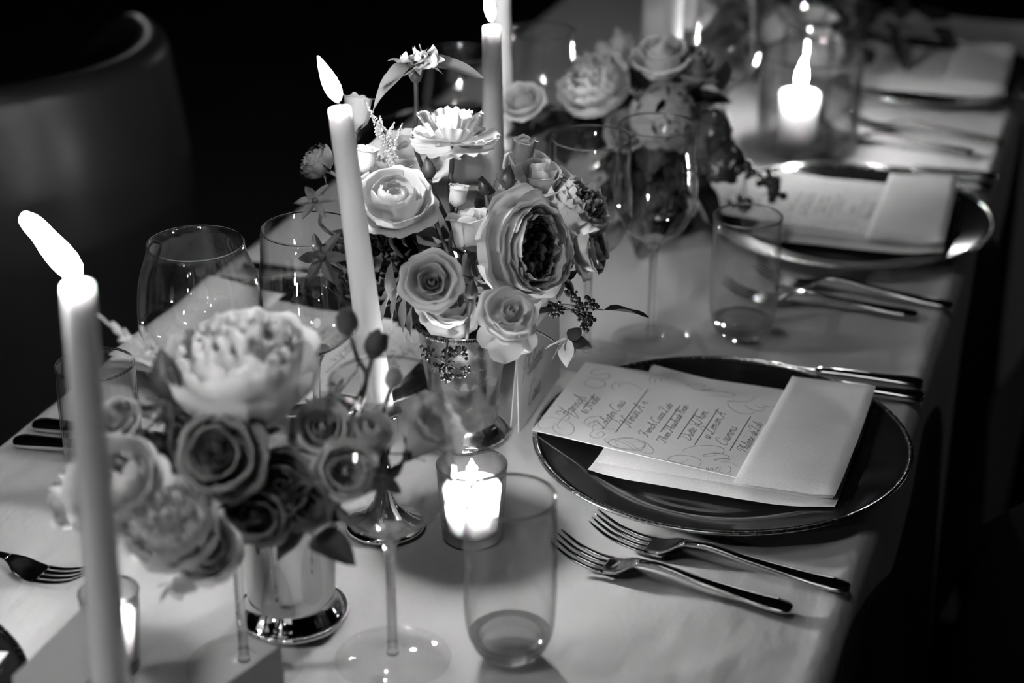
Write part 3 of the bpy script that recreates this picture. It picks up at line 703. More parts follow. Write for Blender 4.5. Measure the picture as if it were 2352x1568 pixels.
def make_votive(loc, label, R=.027, Rb=.0235, H=.062, fill=.70, lean=(0, 0), k=1., group='votive candles in clear cups'):
    t = thing('votive_candle', label, 'candle', loc, (0, 0, 0), group)
    o = [(Rb * .96, .0006), (Rb, .003), (Rb + (R - Rb) * .5, H * .5), (R, H)]
    th = .0017
    ob('cup', lathe(o + [(R - th, H), (Rb + (R - Rb) * .5 - th, H * .5), (Rb - th, .0062), (0, .0056)], 48), M['thinv'], t)
    ob('cup_base', lathe([(0, .0004), (Rb * .95, .0004), (Rb * .99, .002), (Rb * .93, .0052), (0, .0052)], 40), M['glass'], t)
    ob('rim', lathe([(R - th / 2 + .0011 * math.cos(a), H + .0011 * math.sin(a)) for a in [2 * PI * q / 8 for q in range(8)]], 48, True), M['lip'], t)
    hw = H * fill; rr = (Rb + (R - Rb) * fill) - .0032
    ob('wax', lathe([(0, .0062), (Rb - .0042, .0062), (rr, hw), (rr - .001, hw + .001), (rr * .8, hw - .001), (rr * .3, hw - .002), (0, hw - .002)], 40), M['melt'], t)
    ob('wick', tube([(0, 0, hw - .003), (0, 0, hw + .003), (.001, 0, hw + .006)], .0008, 6), M['wick'], t)
    ob('flame', flame_vf(.021, .0085, lean), M['glow' if k == 1 else 'dim'], t, loc=(0, 0, hw + .0025))
    return t
make_votive(on((-.4387, 1.1638, .7500)), 'lit votive candle in a clear cup before the silver cup, beside the tumbler')
make_votive(on((-.6069, .9174, .7500)), 'lit votive candle at the bottom left behind the nearest tall candle', .0205, .0165, .062, .74, k=0)
make_votive(on((-.5985, 1.5822, .7500)), 'lit votive candle hidden behind the flowers of the middle bouquet', .027, .0235, .075, .6, k=0)
HU = on((-.3726, 2.1451, .7500))
t = thing('glass_cylinder', 'wide clear glass cylinder around the lit pillar candle at the upper right', 'vase', HU)
rh, hh = .0605, .118
ob('wall', lathe([(rh, .002), (rh, hh), (rh - .002, hh), (rh - .002, .007), (0, .0065)], 64), M['thin'], t)
ob('base', lathe([(0, .0005), (rh - .003, .0005), (rh - .0005, .002), (rh - .003, .006), (0, .006)], 56), M['thin'], t)
ob('rim', lathe([(rh - .001 + .0012 * math.cos(a), hh + .0012 * math.sin(a)) for a in [2 * PI * q / 8 for q in range(8)]], 64, True), M['lip'], t)
make_taper((HU[0] - .012, HU[1], TZ + .0068), (HU[0] - .012, HU[1], TZ + .070), 'short pillar candle burning inside the wide glass cylinder', .0235, .0232, (.05, 0), .038, .013, 'pillar candles', 'pillar_candle', 'melt')

# ---------------------------------------------------------------- place cards
def make_tent(corner, L, H, rz, label, text):
    """corner: far top corner of the ridge (ridge runs along y); the written face looks to +x"""
    t = thing('place_card', label, 'place card', (corner[0], corner[1], TZ), (0, 0, rz), 'tented place cards')
    s = .002; y0, y1 = (-L, 0) if L > 0 else (0, -L)
    th = .0005
    for sg, nm, s in ((1, 'front_leaf', .002), (-1, 'back_leaf', .006)):
        v = [(sg * s, y0, .0004), (sg * s, y1, .0004), (0, y1, H), (0, y0, H), (sg * (s - th), y0, .0004), (sg * (s - th), y1, .0004), (0, y1, H - th * 2), (0, y0, H - th * 2)]
        f = [(0, 1, 2, 3), (7, 6, 5, 4), (0, 3, 7, 4), (1, 5, 6, 2), (0, 4, 5, 1), (3, 2, 6, 7)]
        ob(nm, (v, f), M['card'], t, False)
    if text:
        # lettering lies on the front leaf: map (along ridge, up leaf) to space
        s = .002; sl = math.hypot(s, H); parts = []
        for tx, a, b, h in text: parts += write(tx, (a, b), (1, 0), (0, 1), h, .00048, 0, .5)
        v, f = join(*parts)
        nx, nz = H / sl, s / sl
        v2 = [(s * (1 - b / sl) + nx * .00012, y0 + a, H * b / sl + nz * .00012) for a, b, _ in v]
        ob('lettering', (v2, f), M['ink2'], t, False)
    return t
PC = (-.4616, 1.3339, .8270)
make_tent((PC[0], PC[1]), -.115, .077, 0, 'tented place card in calligraphy leaning into the middle bouquet', [('Philippe', .012, .042, .0085), ('Cous', .026, .014, .008)])
PA = (-.5999, .8797, .8270)
make_tent((PA[0], PA[1]), .085, .077, 0, 'bright tented place card in the bottom left corner', None)
PB = (-.4602, .8796, .8270)
make_tent((PB[0], PB[1]), .115, .077, math.radians(-15), 'dark shaded tented place card at the bottom edge before the silver cup', None)

# ---------------------------------------------------------------- silver cups
def make_cup(loc, label, m, Rf=.038, Rw=.0285, Rt=.0385, H=.107):
    t = thing('julep_cup', label, 'vase', loc, (0, 0, 0), 'silver cups used as vases')
    p = [(0, .0006), (Rf - .001, .0006), (Rf, .002), (Rf, .0045), (Rf * .93, .0062), (Rf * .9, .0085), (Rw * 1.06, .0125), (Rw * .97, .0165), (Rw * .97, .019), (Rw * 1.0, .022)]
    for k in range(1, 9): q = k / 8; p.append((Rw + (Rt - Rw) * q ** 1.15, .022 + (H - .022) * q))
    p += [(Rt + .0008, H + .0010), (Rt - .0012, H + .0012), (Rt - .0018, H - .004), (Rw - .001, .03), (Rw * .6, .024), (0, .024)]
    ob('body', lathe(p, 64), m, t)
    for r, z, n in ((Rt + .0006, H - .0028, 110), (Rf - .0006, .0056, 110)):
        bd = ico(.00115, 1)
        parts = [([(x + r * math.cos(2 * PI * k / n), y + r * math.sin(2 * PI * k / n), zz + z) for x, y, zz in bd[0]], bd[1]) for k in range(n)]
        tag(ob('beading', join(*parts), m, t), kind='stuff')
    return t
J1 = (-.5216, 1.0171, .7500); J2 = (-.5018, 1.3147, .7500); J3 = (-.4767, 1.8410, .7500); J4 = (-.505, 2.60, TZ)
make_cup(J1, 'polished silver cup holding the blurred front bouquet', M['silver'], .040, .0315, .0365, .092)
make_cup(J2, 'tarnished silver cup holding the sharp middle bouquet', M['tarnish'])
make_cup(J3, 'silver cup with shade in its colour under the blurred far bouquet, seen through the wine glass', M['shaded_cup'], .040, .033, .041, .108)
make_cup(J4, 'silver cup of the farthest bouquet at the end of the table', M['tarnish'])

# ---------------------------------------------------------------- flowers
def prof_at(P, v):
    L = len(P) - 1; t = min(max(v, 0), 1) * L; k = min(int(t), L - 1); s = t - k
    a, b = P[k], P[k + 1]; p0 = P[k - 1] if k else (2 * a[0] - b[0], 2 * a[1] - b[1]); p3 = P[k + 2] if k + 2 <= L else (2 * b[0] - a[0], 2 * b[1] - a[1])
    return [.5 * ((2 * y) + (z - x) * s + (2 * x - 5 * y + 4 * z - q) * s * s + (3 * y - x - 3 * z + q) * s ** 3) for x, y, z, q in zip(p0, a, b, p3)]
def petal_vf(P, hw, tip=.22, ruf=0., seed=0., nu=10, nv=9, wav=3., base=.45, notch=0., th=.0):
    def fn(a, b):
        u = a * 2 - 1; h = hw * (base + (1 - base) * math.sin(min(1, b / .62) * PI / 2))
        ve = b * (1 - tip * abs(u) ** 2.4 - notch * max(0, 1 - abs(u) * 4))
        r, z = prof_at(P, ve)
        r += ruf * b * b * math.sin(wav * PI * u + seed) + .35 * ruf * b * noise.noise(Vector((u * 2 + seed, b * 2, seed)))
        z += .7 * ruf * b * b * math.cos(wav * 1.3 * PI * u + seed * 2)
        an = u * h; r = max(r, .0)
        return (r * math.cos(an), r * math.sin(an), z)
    return grid(nu, nv, fn)
PMESH = {}
def petals(root, R, layers, m, seed):
    rnd = random.Random(seed); off = rnd.random() * 6
    for li, L in enumerate(layers):
        n, P, hw = L['n'], L['p'], L['w']; mm = L.get('m', m)
        for var in range(2):
            key = (id(layers), li, var, mm.name)
            if key not in PMESH:
                PMESH[key] = mesh('petal', *petal_vf(P, hw, L.get('t', .22), L.get('r', .03), var * 2.7 + li * 1.3, wav=L.get('k', 2.5), base=L.get('b', .5), notch=L.get('notch', 0), nu=L.get('nu', 10), nv=L.get('nv', 9)), mm)
        off += 2.4
        for k in range(n):
            a = off + 2 * PI * k / n + rnd.uniform(-.24, .24); s = R * rnd.uniform(.92, 1.07)
            inst('petal', PMESH[(id(layers), li, k % 2, mm.name)], root, (0, 0, R * rnd.uniform(-.03, .03)), (rnd.uniform(-.11, .11), rnd.uniform(-.11, .11), a), (s, s, s * rnd.uniform(.86, 1.1)))
def heap(root, R, n, m, seed, rad=.55, z0=-.25, dome=.0, size=.26, ruf=.09):
    """ruffled inner petals standing on edge, packed into the cup"""
    rnd = random.Random(seed); vs = []
    for q in range(4):
        key = ('heap', q, m.name, round(size, 2), round(ruf, 2))
        if key not in PMESH: PMESH[key] = mesh('petal', *petal_vf([(.04, -.55), (size * .7, -.2), (size, .15), (size * .9, .42)], 1.5, .18, ruf * .75, q * 1.9, 14, 8, 2.3, .7), m)
        vs.append(PMESH[key])
    for k in range(n):
        rr = rad * math.sqrt((k + .5) / n); a = k * 2.39996 + rnd.uniform(-.3, .3); s = R * rnd.uniform(.85, 1.15)
        z = R * (z0 + dome * (1 - (rr / rad) ** 2) + rnd.uniform(-.06, .06))
        inst('petal', vs[k % 4], root, (rr * R * math.cos(a) * .8, rr * R * math.sin(a) * .8, z), (rnd.uniform(-.25, .25), rnd.uniform(-.25, .25), a + PI * rnd.choice((0, 0, 1)) + rnd.uniform(-.7, .7)), s)
D = lambda n, p, w, **k: dict(n=n, p=p, w=w, **k)
TEA = [D(1, [(.05, -.3), (.15, .2), (.13, .75), (.11, .92)], 3.3, t=.05, r=.0), D(3, [(.08, -.4), (.25, .1), (.22, .6), (.24, .92)], 1.55, t=.14, r=.015), D(3, [(.1, -.45), (.38, 0), (.37, .5), (.40, .86)], 1.35, t=.16, r=.02),
       D(4, [(.1, -.5), (.5, -.1), (.53, .4), (.58, .76), (.64, .80)], 1.1, t=.18, r=.02), D(5, [(.1, -.55), (.6, -.25), (.73, .25), (.84, .56), (.95, .55)], .95, t=.2, r=.03), D(5, [(.1, -.58), (.65, -.4), (.88, 0), (1.05, .24), (1.18, .16)], .9, t=.22, r=.04)]
OPENBUD = [D(1, [(.04, -.3), (.13, .2), (.12, .75), (.10, .95)], 3.3, t=.05, r=.0), D(2, [(.08, -.4), (.24, .1), (.23, .6), (.25, .95)], 1.9, t=.16, r=.02), D(3, [(.1, -.45), (.44, 0), (.46, .5), (.52, .92), (.58, .96)], 1.4, t=.2, r=.03, nu=14), D(3, [(.1, -.55), (.66, -.2), (.80, .35), (.98, .66), (1.10, .62)], 1.2, t=.26, r=.04, nu=14), D(4, [(.1, -.6), (.7, -.4), (.98, .05), (1.2, .28), (1.36, .18)], 1.0, t=.3, r=.06, nu=14)]
GARDEN = [D(5, [(.1, -1.0), (.74, -.85), (1.12, -.3), (1.32, .02), (1.45, .0)], .85, r=.05, t=.24), D(6, [(.1, -.95), (.68, -.75), (1.0, -.15), (1.10, .25), (1.22, .30)], .78, r=.03, t=.2), D(7, [(.1, -.9), (.62, -.62), (.93, -.08), (1.0, .36), (1.08, .48)], .78, r=.03, t=.17), D(8, [(.1, -.85), (.56, -.5), (.84, 0), (.88, .42), (.93, .56)], .7, r=.03, t=.16),
          D(9, [(.1, -.8), (.5, -.45), (.76, 0), (.78, .40), (.78, .56)], .62, r=.035, t=.16), D(10, [(.1, -.75), (.45, -.4), (.66, 0), (.67, .36), (.64, .50)], .55, r=.045, t=.16)]
PEONY = [D(7, [(.1, -.6), (.7, -.45), (1.05, -.05), (1.12, .3), (1.16, .42)], .72, r=.05, t=.2), D(8, [(.1, -.5), (.6, -.3), (.88, .1), (.92, .5), (.88, .62)], .62, r=.07, t=.15, k=3.5), D(9, [(.1, -.4), (.45, -.1), (.68, .25), (.68, .62), (.6, .72)], .6, r=.09, t=.12, k=3.5)]
RANUN = [D(5, [(.1, -.5), (.75, -.42), (1.12, -.28), (1.28, -.34)], .85, r=.05, t=.2), D(6, [(.1, -.45), (.72, -.35), (1.0, .05), (1.06, .34), (1.12, .38)], .82, r=.04, t=.2), D(6, [(.1, -.4), (.6, -.3), (.82, .05), (.86, .42), (.88, .50)], .85, r=.03, t=.2),
         D(5, [(.1, -.35), (.48, -.2), (.64, .08), (.64, .42), (.58, .54)], .95, r=.03, t=.18), D(4, [(.08, -.3), (.32, -.15), (.44, .08), (.42, .36), (.34, .48)], 1.05, r=.03, t=.18), D(3, [(.05, -.2), (.18, -.1), (.24, .1), (.2, .32), (.12, .4)], 1.2, r=.02, t=.15)]
RUFFLE = [D(5, [(.08, -.1), (.45, -.14), (.85, -.08), (1.12, -.02)], .80, r=.05, t=.22, k=4.2, b=.35, nu=28), D(5, [(.08, -.05), (.45, .0), (.82, .10), (1.06, .22)], .74, r=.055, t=.22, k=4.2, b=.35, nu=28), D(4, [(.06, 0), (.36, .10), (.62, .36), (.80, .66)], .85, r=.05, t=.2, k=5, b=.35, nu=22), D(3, [(.04, 0), (.2, .15), (.36, .42), (.40, .66)], 1.0, r=.04, t=.2, k=4, nu=16)]
HALF = [D(1, [(.05, -.5), (.2, .2), (.2, .9), (.16, 1.25)], 3.3, t=.05, r=.0), D(3, [(.1, -.9), (.5, -.4), (.5, .5), (.44, 1.2)], 1.5, t=.18, r=.03), D(3, [(.15, -1), (.66, -.5), (.70, .45), (.74, 1.15)], 1.3, t=.22, r=.04), D(3, [(.15, -1.05), (.74, -.55), (.84, .35), (.98, 1.0), (1.16, 1.0)], 1.1, t=.26, r=.05)]
BUD = [D(3, [(.2, -.95), (.55, -.45), (.6, .2), (.36, .9), (.16, 1.2)], 1.6, t=.12, r=.0), D(4, [(.2, -1), (.7, -.5), (.78, .15), (.56, .8), (.42, 1.05)], 1.25, t=.22, r=.015), D(3, [(.2, -1), (.8, -.55), (.92, .05), (.82, .6), (.86, .8)], 1.1, t=.3, r=.02)]
ANEM = [D(6, [(.1, 0), (.5, -.02), (.9, .12), (1.05, .2)], .58, r=.04, t=.25, b=.5), D(5, [(.1, .03), (.45, .05), (.8, .2), (.92, .3)], .6, r=.04, t=.25, b=.5)]
LISI = [D(5, [(.12, -1.0), (.35, -.5), (.62, .1), (.9, .55), (1.15, .7)], .95, r=.08, t=.18, k=2.4), D(4, [(.1, -.9), (.3, -.4), (.5, .15), (.62, .6), (.66, .78)], 1.0, r=.06, t=.18, k=2.4)]
LEAFM = {}
def leaf_vf(wr=.42, fold=.25, curl=.35, point=.75):
    def fn(a, b):
        u = a * 2 - 1; wd = wr * .5 * max(0, math.sin(PI * b ** (.8 if point > .5 else 1.15))) ** point * (1 - (.25 if point > .5 else 0) * b)
        x = b; z = fold * abs(u) * wd - curl * b * b * .5 + .03 * math.sin(b * 9) * u
        return (x, u * wd, z)
    return grid(6, 8, fn)
def leaf_mesh(kind, m):
    key = (kind, m.name)
    if key not in LEAFM:
        a = {'rose': (.62, .3, .3), 'long': (.30, .35, .5), 'oval': (.78, .15, .2), 'sepal': (.26, .4, .1), 'petaloid': (.5, .4, .5), 'round': (.95, -.25, .35, .42), 'droop': (.52, .4, 1.15)}[kind]
        LEAFM[key] = mesh('leaf', *leaf_vf(*a), m)
    return LEAFM[key]
def put_leaf(root, name, kind, m, loc, d, size, roll=0.):
    """leaf from loc along direction d (in the frame of root)"""
    d = Vector(d).normalized(); q = d.to_track_quat('X', 'Z').to_matrix() @ Matrix.Rotation(roll, 3, 'X')
    o = inst(name, leaf_mesh(kind, m), root, loc, (0, 0, 0), size); o.rotation_euler = q.to_euler(); return o
def to_local(root_loc, R3, p): return R3.transposed() @ (Vector(p) - Vector(root_loc))
def stem_to(root, R3, start_local, mouth, r=.0016, m=None, bend=.25, name='stem', depth=.045):
    """stem from the flower's base down into the mouth of its cup"""
    e = Vector(mouth); s = R3 @ Vector(start_local) + root.location; ax = R3 @ Vector((0, 0, 1)); L = (e - s).length
    e2 = e - Vector((0, 0, depth))
    c1 = s - ax * L * bend; c2 = e + (s - e).normalized() * L * .25 + Vector((0, 0, L * .08))
    pts = [s + ax * .002, s - ax * L * bend * .4, c1, c2, e, e2]
    pts = cat_rom(pts, 18)
    return ob(name, tube([to_local(root.location, R3, p) for p in pts], r, 6), m or M['stem'], root)
def flower(kind, loc, R, axis, mouth, label, m='petal_white', name=None, cat='flower', roll=0., inner=None, leafy=0, stemr=.0016, stemm=None, group=None):
    loc = Vector(loc); R3 = frame(axis, roll); seed = label
    names = dict(tea='rose', open='rose', garden='garden_rose', peony='peony', ranun='ranunculus', ruffle='ruffled_ranunculus', bud='rose_bud', half='rose_bud', anem='anemone', lisi='lisianthus', greenbud='green_bud', star='star_flower', dome='hydrangea')
    t = thing(name or names[kind], label, cat, loc, R3, group); pm = M[m]; zb = -.6
    if kind == 'tea': petals(t, R, TEA, pm, seed); zb = -.52
    elif kind == 'garden':
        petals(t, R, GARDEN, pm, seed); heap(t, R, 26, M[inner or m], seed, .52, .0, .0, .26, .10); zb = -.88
    elif kind == 'peony': petals(t, R, PEONY, pm, seed); heap(t, R, 34, M[inner or m], seed, .6, .2, .28, .27, .10); zb = -.55
    elif kind == 'ranun': petals(t, R, RANUN, pm, seed); zb = -.45
    elif kind == 'ruffle': petals(t, R, RUFFLE, pm, seed); zb = -.1
    elif kind == 'bud': petals(t, R, BUD, pm, seed); zb = -1.0
    elif kind == 'open': petals(t, R, OPENBUD, pm, seed); zb = -.55
    elif kind == 'half': petals(t, R, HALF, pm, seed); zb = -1.02
    elif kind == 'lisi': petals(t, R, LISI, pm, seed); zb = -.95
    elif kind == 'anem':
        petals(t, R, ANEM, pm, seed); zb = -.02
        ob('flower_centre', lathe([(0, .26 * R), (.1 * R, .24 * R), (.19 * R, .14 * R), (.2 * R, 0), (0, -.02 * R)], 16), M['centre'], t)
        sd = ico(.035 * R, 1)
        tag(ob('stamens', join(*[([(x + .32 * R * math.cos(k * 2.4) * (1 + .2 * math.sin(k)), y + .32 * R * math.sin(k * 2.4) * (1 + .2 * math.sin(k)), z + .17 * R) for x, y, z in sd[0]], sd[1]) for k in range(26)]), M['centre'], t), kind='stuff')
    elif kind == 'dome':
        rnd = random.Random(seed); key = ('floret', m)
        if key not in PMESH: PMESH[key] = mesh('floret', *join(*[([(x * math.cos(a) - y * math.sin(a), x * math.sin(a) + y * math.cos(a), z) for x, y, z in leaf_vf(.9, .1, .1)[0]], leaf_vf()[1]) for a in (0, PI / 2, PI, 3 * PI / 2)]), pm)
        for k in range(46):
            zz = 1 - 1.35 * (k + .5) / 46; rr = math.sqrt(max(0, 1 - zz * zz)); a = k * 2.39996
            d = Vector((rr * math.cos(a), rr * math.sin(a), zz)); q = d.to_track_quat('Z', 'Y').to_euler()
            o = inst('floret', PMESH[key], t, d * R * rnd.uniform(.8, .95), q, R * rnd.uniform(.22, .32))
    elif kind == 'greenbud':
        ob('bud_body', lathe([(0, -1.0 * R), (.45 * R, -.9 * R), (.8 * R, -.4 * R), (.82 * R, .1 * R), (.55 * R, .8 * R), (.18 * R, 1.4 * R), (0, 1.6 * R)], 14), pm, t); zb = -1
    elif kind == 'star':
        for k in range(6):
            a = k * PI / 3 + .2; put_leaf(t, 'petal', 'petaloid', pm, (math.cos(a) * .08 * R, math.sin(a) * .08 * R, 0), (math.cos(a), math.sin(a), .18), R)
        ob('flower_centre', lathe([(0, .22 * R), (.12 * R, .15 * R), (.16 * R, 0), (0, -.05 * R)], 12), M['centre'], t); zb = 0
    if kind in ('tea', 'open', 'garden', 'bud', 'half', 'greenbud', 'lisi', 'peony', 'ranun'):
        sl = {'bud': 1.25, 'half': 1.0, 'greenbud': 1.5}.get(kind, .75) * R
        for k in range(5):
            a = k * 2 * PI / 5 + .3; tilt = {'bud': .9, 'half': .7, 'greenbud': .75, 'lisi': .8}.get(kind, -.35)
            put_leaf(t, 'sepal', 'sepal', M['leaf'], (math.cos(a) * .1 * R, math.sin(a) * .1 * R, zb * R), (math.cos(a) * .8, math.sin(a) * .8, tilt), sl)
        ob('calyx', lathe([(0, (zb + .1) * R), (.17 * R, (zb + .08) * R), (.2 * R, (zb - .02) * R), (.13 * R, (zb - .2) * R), (0, (zb - .26) * R)], 12), M['leaf'], t)
    if mouth is not None:
        stem_to(t, R3, (0, 0, zb * R - .002), mouth, stemr, M[stemm or 'stem'])
        e = Vector(mouth); s = R3 @ Vector((0, 0, zb * R)) + loc
        rnd = random.Random(label + 'l')
        for k in range(leafy):
            q = s.lerp(e, .25 + .5 * k / max(1, leafy)); out = Vector((rnd.uniform(-1, 1), rnd.uniform(-1, 1), rnd.uniform(-.2, .6)))
            put_leaf(t, 'leaf', 'rose', M['leaf'], to_local(loc, R3, q), R3.transposed() @ out, rnd.uniform(.03, .045))
    return t
def mouth(J, dx=0., dy=0., dz=None):
    h = .092 if J is J1 else .107
    return (J[0] + dx, J[1] + dy, TZ + h - .004)
def sprig(tip, mth, label, n=7, size=.035, m='leaf', kind='rose', name='leafy_sprig', cat='foliage', group=None, spread=1.):
    """branch from the cup's mouth to tip with leaves on both sides"""
    b = Vector(mth); tp = Vector(tip)
    t = thing(name, label, cat, b, (0, 0, 0), group); rnd = random.Random(label)
    mid = b.lerp(tp, .5) + Vector((0, 0, .25 * (tp - b).length * .5))
    pts = [p - b for p in cat_rom([b - Vector((0, 0, .045)), b, mid, tp], 14)]
    ob('stem', tube(pts, [.0015 - .0009 * i / 14 for i in range(15)], 6), M['stem'], t)
    for k in range(n):
        q = k / max(1, n - 1); i = 5 + int(q * 9); p = pts[i]; d = (pts[min(i + 1, 14)] - pts[max(i - 1, 0)]).normalized()
        sd = d.cross(Vector((rnd.uniform(-.4, .4), rnd.uniform(-.4, .4), 1))).normalized() * (1 if k % 2 else -1)
        v = d * (.5 if k < n - 1 else 2.5) + sd * spread + Vector((0, 0, rnd.uniform(-.25, .35)))
        put_leaf(t, 'leaf', kind, M[m], p, v, size * rnd.uniform(.8, 1.2), rnd.uniform(-.4, .4))
    return t
def astilbe(tip, mth, label, w=.008, L=.075, branches=5, group=None):
    b = Vector(mth); tp = Vector(tip); t = thing('astilbe_plume', label, 'flower', b, (0, 0, 0), group); rnd = random.Random(label)
    pts = cat_rom([b - Vector((0, 0, .045)), b, b.lerp(tp, .55) + Vector((0, 0, .012)), tp], 24)
    loc = [p - b for p in pts]
    ob('stem', tube(loc, [.0014 - .001 * i / 24 for i in range(25)], 6), M['stem_pale'], t)
    bits = []; ic = ico(1, 1)
    def spike(P, w):
        N = len(P)
        for i in range(N * 26):
            q = i / (N * 26); k = min(int(q * (N - 1)), N - 2); s = q * (N - 1) - k; c = P[k].lerp(P[k + 1], s)
            rr = w * (1.05 - q) * (rnd.random() ** .5); r = rnd.uniform(.0006, .0013) * (1.1 - .5 * q)
            d = Vector((rnd.gauss(0, 1), rnd.gauss(0, 1), rnd.gauss(0, 1))).normalized() * rr + c
            bits.append(([(x * r + d.x, y * r + d.y, z * r + d.z) for x, y, z in ic[0]], ic[1]))
    tot = sum((loc[i + 1] - loc[i]).length for i in range(24)); acc = 0; st = 0
    for i in range(23, -1, -1):
        acc += (loc[i + 1] - loc[i]).length
        if acc > L: st = i; break
    main = loc[st:]; spike(main, w)
    for k in range(branches):
        p = main[int(len(main) * .1 + k * len(main) * .09)]; d = (main[-1] - main[0]).normalized()
        sd = Vector((rnd.gauss(0, 1), rnd.gauss(0, 1), rnd.gauss(0, .6))); sd = (sd - d * sd.dot(d)).normalized()
        e = p + (d * .8 + sd * .8).normalized() * L * (.55 - .07 * k); spike([p, p.lerp(e, .5), e], w * .6)
    tag(ob('plume', join(*bits), M['plume'], t), kind='stuff')
    return t
def berries(center, mth, label, n=40, spread=.016, r=.0022, m='berry', droop=None, group=None):
    """loose flat umbels of small berries on forking twigs"""
    b = Vector(mth); c = Vector(center); t = thing('berry_sprig', label, 'berries', b, (0, 0, 0), group); rnd = random.Random(label)
    mid = b.lerp(c, .5) + Vector((0, 0, .02))
    pts = cat_rom([b - Vector((0, 0, .045)), b, mid, c], 14)
    ob('stem', tube([p - b for p in pts], .0009, 6), M['stem'], t)
    me = mesh('berry', *ico(r, 2), M[m]); tw = []; U = 9
    for u in range(U):
        d = Vector((rnd.gauss(0, 1), rnd.gauss(0, 1), rnd.gauss(0, 1))).normalized(); h = c + d * spread * rnd.uniform(.55, 1.)
        if droop: h += Vector(droop) * rnd.random()
        k = c + (h - c) * .45; tw.append(tube([c - b, k - b, h - b], .0005, 4))
        for q in range(n // U):
            e = Vector((rnd.gauss(0, 1), rnd.gauss(0, 1), rnd.gauss(0, 1))).normalized() * spread * rnd.uniform(.12, .45); p = h + e + d * spread * .12
            inst('berry', me, t, p - b, (0, 0, 0), rnd.uniform(.6, 1.25)); tw.append(tube([h - b, p - b], .0003, 3))
    tag(ob('twigs', join(*tw), M['stem'], t), kind='stuff')
    return t
# ---- middle bouquet (sharp)
m2 = lambda a=0., b=0.: mouth(J2, a, b)
flower('garden', (-.4297, 1.2589, .9511), .0335, (.9143, -.3130, .2342), m2(.012,-.01), 'largest open garden rose with a dark ruffled heart facing right', 'petal_white', inner='petal_deep')  # shade inside the bloom is put into the inner petals' dark colour
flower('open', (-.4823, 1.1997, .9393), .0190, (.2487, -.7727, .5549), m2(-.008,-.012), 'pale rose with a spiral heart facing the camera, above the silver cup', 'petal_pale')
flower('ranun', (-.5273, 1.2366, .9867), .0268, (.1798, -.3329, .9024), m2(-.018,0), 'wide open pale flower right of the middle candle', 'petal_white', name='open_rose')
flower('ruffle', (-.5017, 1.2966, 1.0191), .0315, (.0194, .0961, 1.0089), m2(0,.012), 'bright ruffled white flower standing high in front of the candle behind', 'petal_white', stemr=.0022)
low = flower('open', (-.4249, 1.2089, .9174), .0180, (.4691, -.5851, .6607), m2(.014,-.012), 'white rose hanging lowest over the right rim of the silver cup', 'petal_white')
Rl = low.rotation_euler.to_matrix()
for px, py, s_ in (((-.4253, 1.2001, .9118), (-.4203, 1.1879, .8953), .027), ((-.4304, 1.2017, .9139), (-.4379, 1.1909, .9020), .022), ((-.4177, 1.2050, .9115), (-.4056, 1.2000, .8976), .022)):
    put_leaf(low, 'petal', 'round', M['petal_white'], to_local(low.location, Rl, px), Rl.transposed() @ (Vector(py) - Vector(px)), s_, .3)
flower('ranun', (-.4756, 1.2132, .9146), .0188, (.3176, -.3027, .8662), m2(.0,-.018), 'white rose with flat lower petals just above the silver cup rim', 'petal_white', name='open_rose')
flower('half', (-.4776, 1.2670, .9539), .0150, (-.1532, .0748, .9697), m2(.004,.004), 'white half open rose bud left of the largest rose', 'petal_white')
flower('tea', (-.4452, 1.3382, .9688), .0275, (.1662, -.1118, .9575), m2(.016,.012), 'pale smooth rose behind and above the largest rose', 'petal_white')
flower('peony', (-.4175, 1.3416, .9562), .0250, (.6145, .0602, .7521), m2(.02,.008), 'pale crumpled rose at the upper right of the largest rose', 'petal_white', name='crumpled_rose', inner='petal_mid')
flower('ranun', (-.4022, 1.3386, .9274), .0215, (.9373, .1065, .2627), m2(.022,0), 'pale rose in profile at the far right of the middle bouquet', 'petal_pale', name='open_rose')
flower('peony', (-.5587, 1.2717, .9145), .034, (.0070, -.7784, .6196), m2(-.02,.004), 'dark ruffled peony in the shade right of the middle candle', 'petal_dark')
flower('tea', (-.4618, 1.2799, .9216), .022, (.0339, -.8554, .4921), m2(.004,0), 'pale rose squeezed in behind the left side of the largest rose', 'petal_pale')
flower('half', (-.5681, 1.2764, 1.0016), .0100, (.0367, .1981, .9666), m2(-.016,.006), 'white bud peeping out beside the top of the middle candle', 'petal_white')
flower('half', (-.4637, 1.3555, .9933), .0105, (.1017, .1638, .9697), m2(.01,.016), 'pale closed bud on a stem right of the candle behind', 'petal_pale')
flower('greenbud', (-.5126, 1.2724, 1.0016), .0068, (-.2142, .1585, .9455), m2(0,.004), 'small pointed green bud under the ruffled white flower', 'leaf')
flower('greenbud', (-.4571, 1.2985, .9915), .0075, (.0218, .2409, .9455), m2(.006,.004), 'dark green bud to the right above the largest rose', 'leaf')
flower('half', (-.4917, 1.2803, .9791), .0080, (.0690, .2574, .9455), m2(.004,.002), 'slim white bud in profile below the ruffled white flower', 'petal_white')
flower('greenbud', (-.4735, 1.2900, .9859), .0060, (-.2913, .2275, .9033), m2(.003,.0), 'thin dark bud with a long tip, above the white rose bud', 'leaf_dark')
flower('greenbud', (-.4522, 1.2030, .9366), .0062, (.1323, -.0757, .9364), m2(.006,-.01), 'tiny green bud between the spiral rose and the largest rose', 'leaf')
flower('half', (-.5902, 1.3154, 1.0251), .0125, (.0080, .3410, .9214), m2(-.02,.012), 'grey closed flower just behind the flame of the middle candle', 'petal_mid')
flower('ranun', (-.5699, 1.3666, .9725), .029, (-.0565, -.1416, .9364), m2(-.008,.016), 'soft white rose behind the wide open pale flower', 'petal_white', name='open_rose')
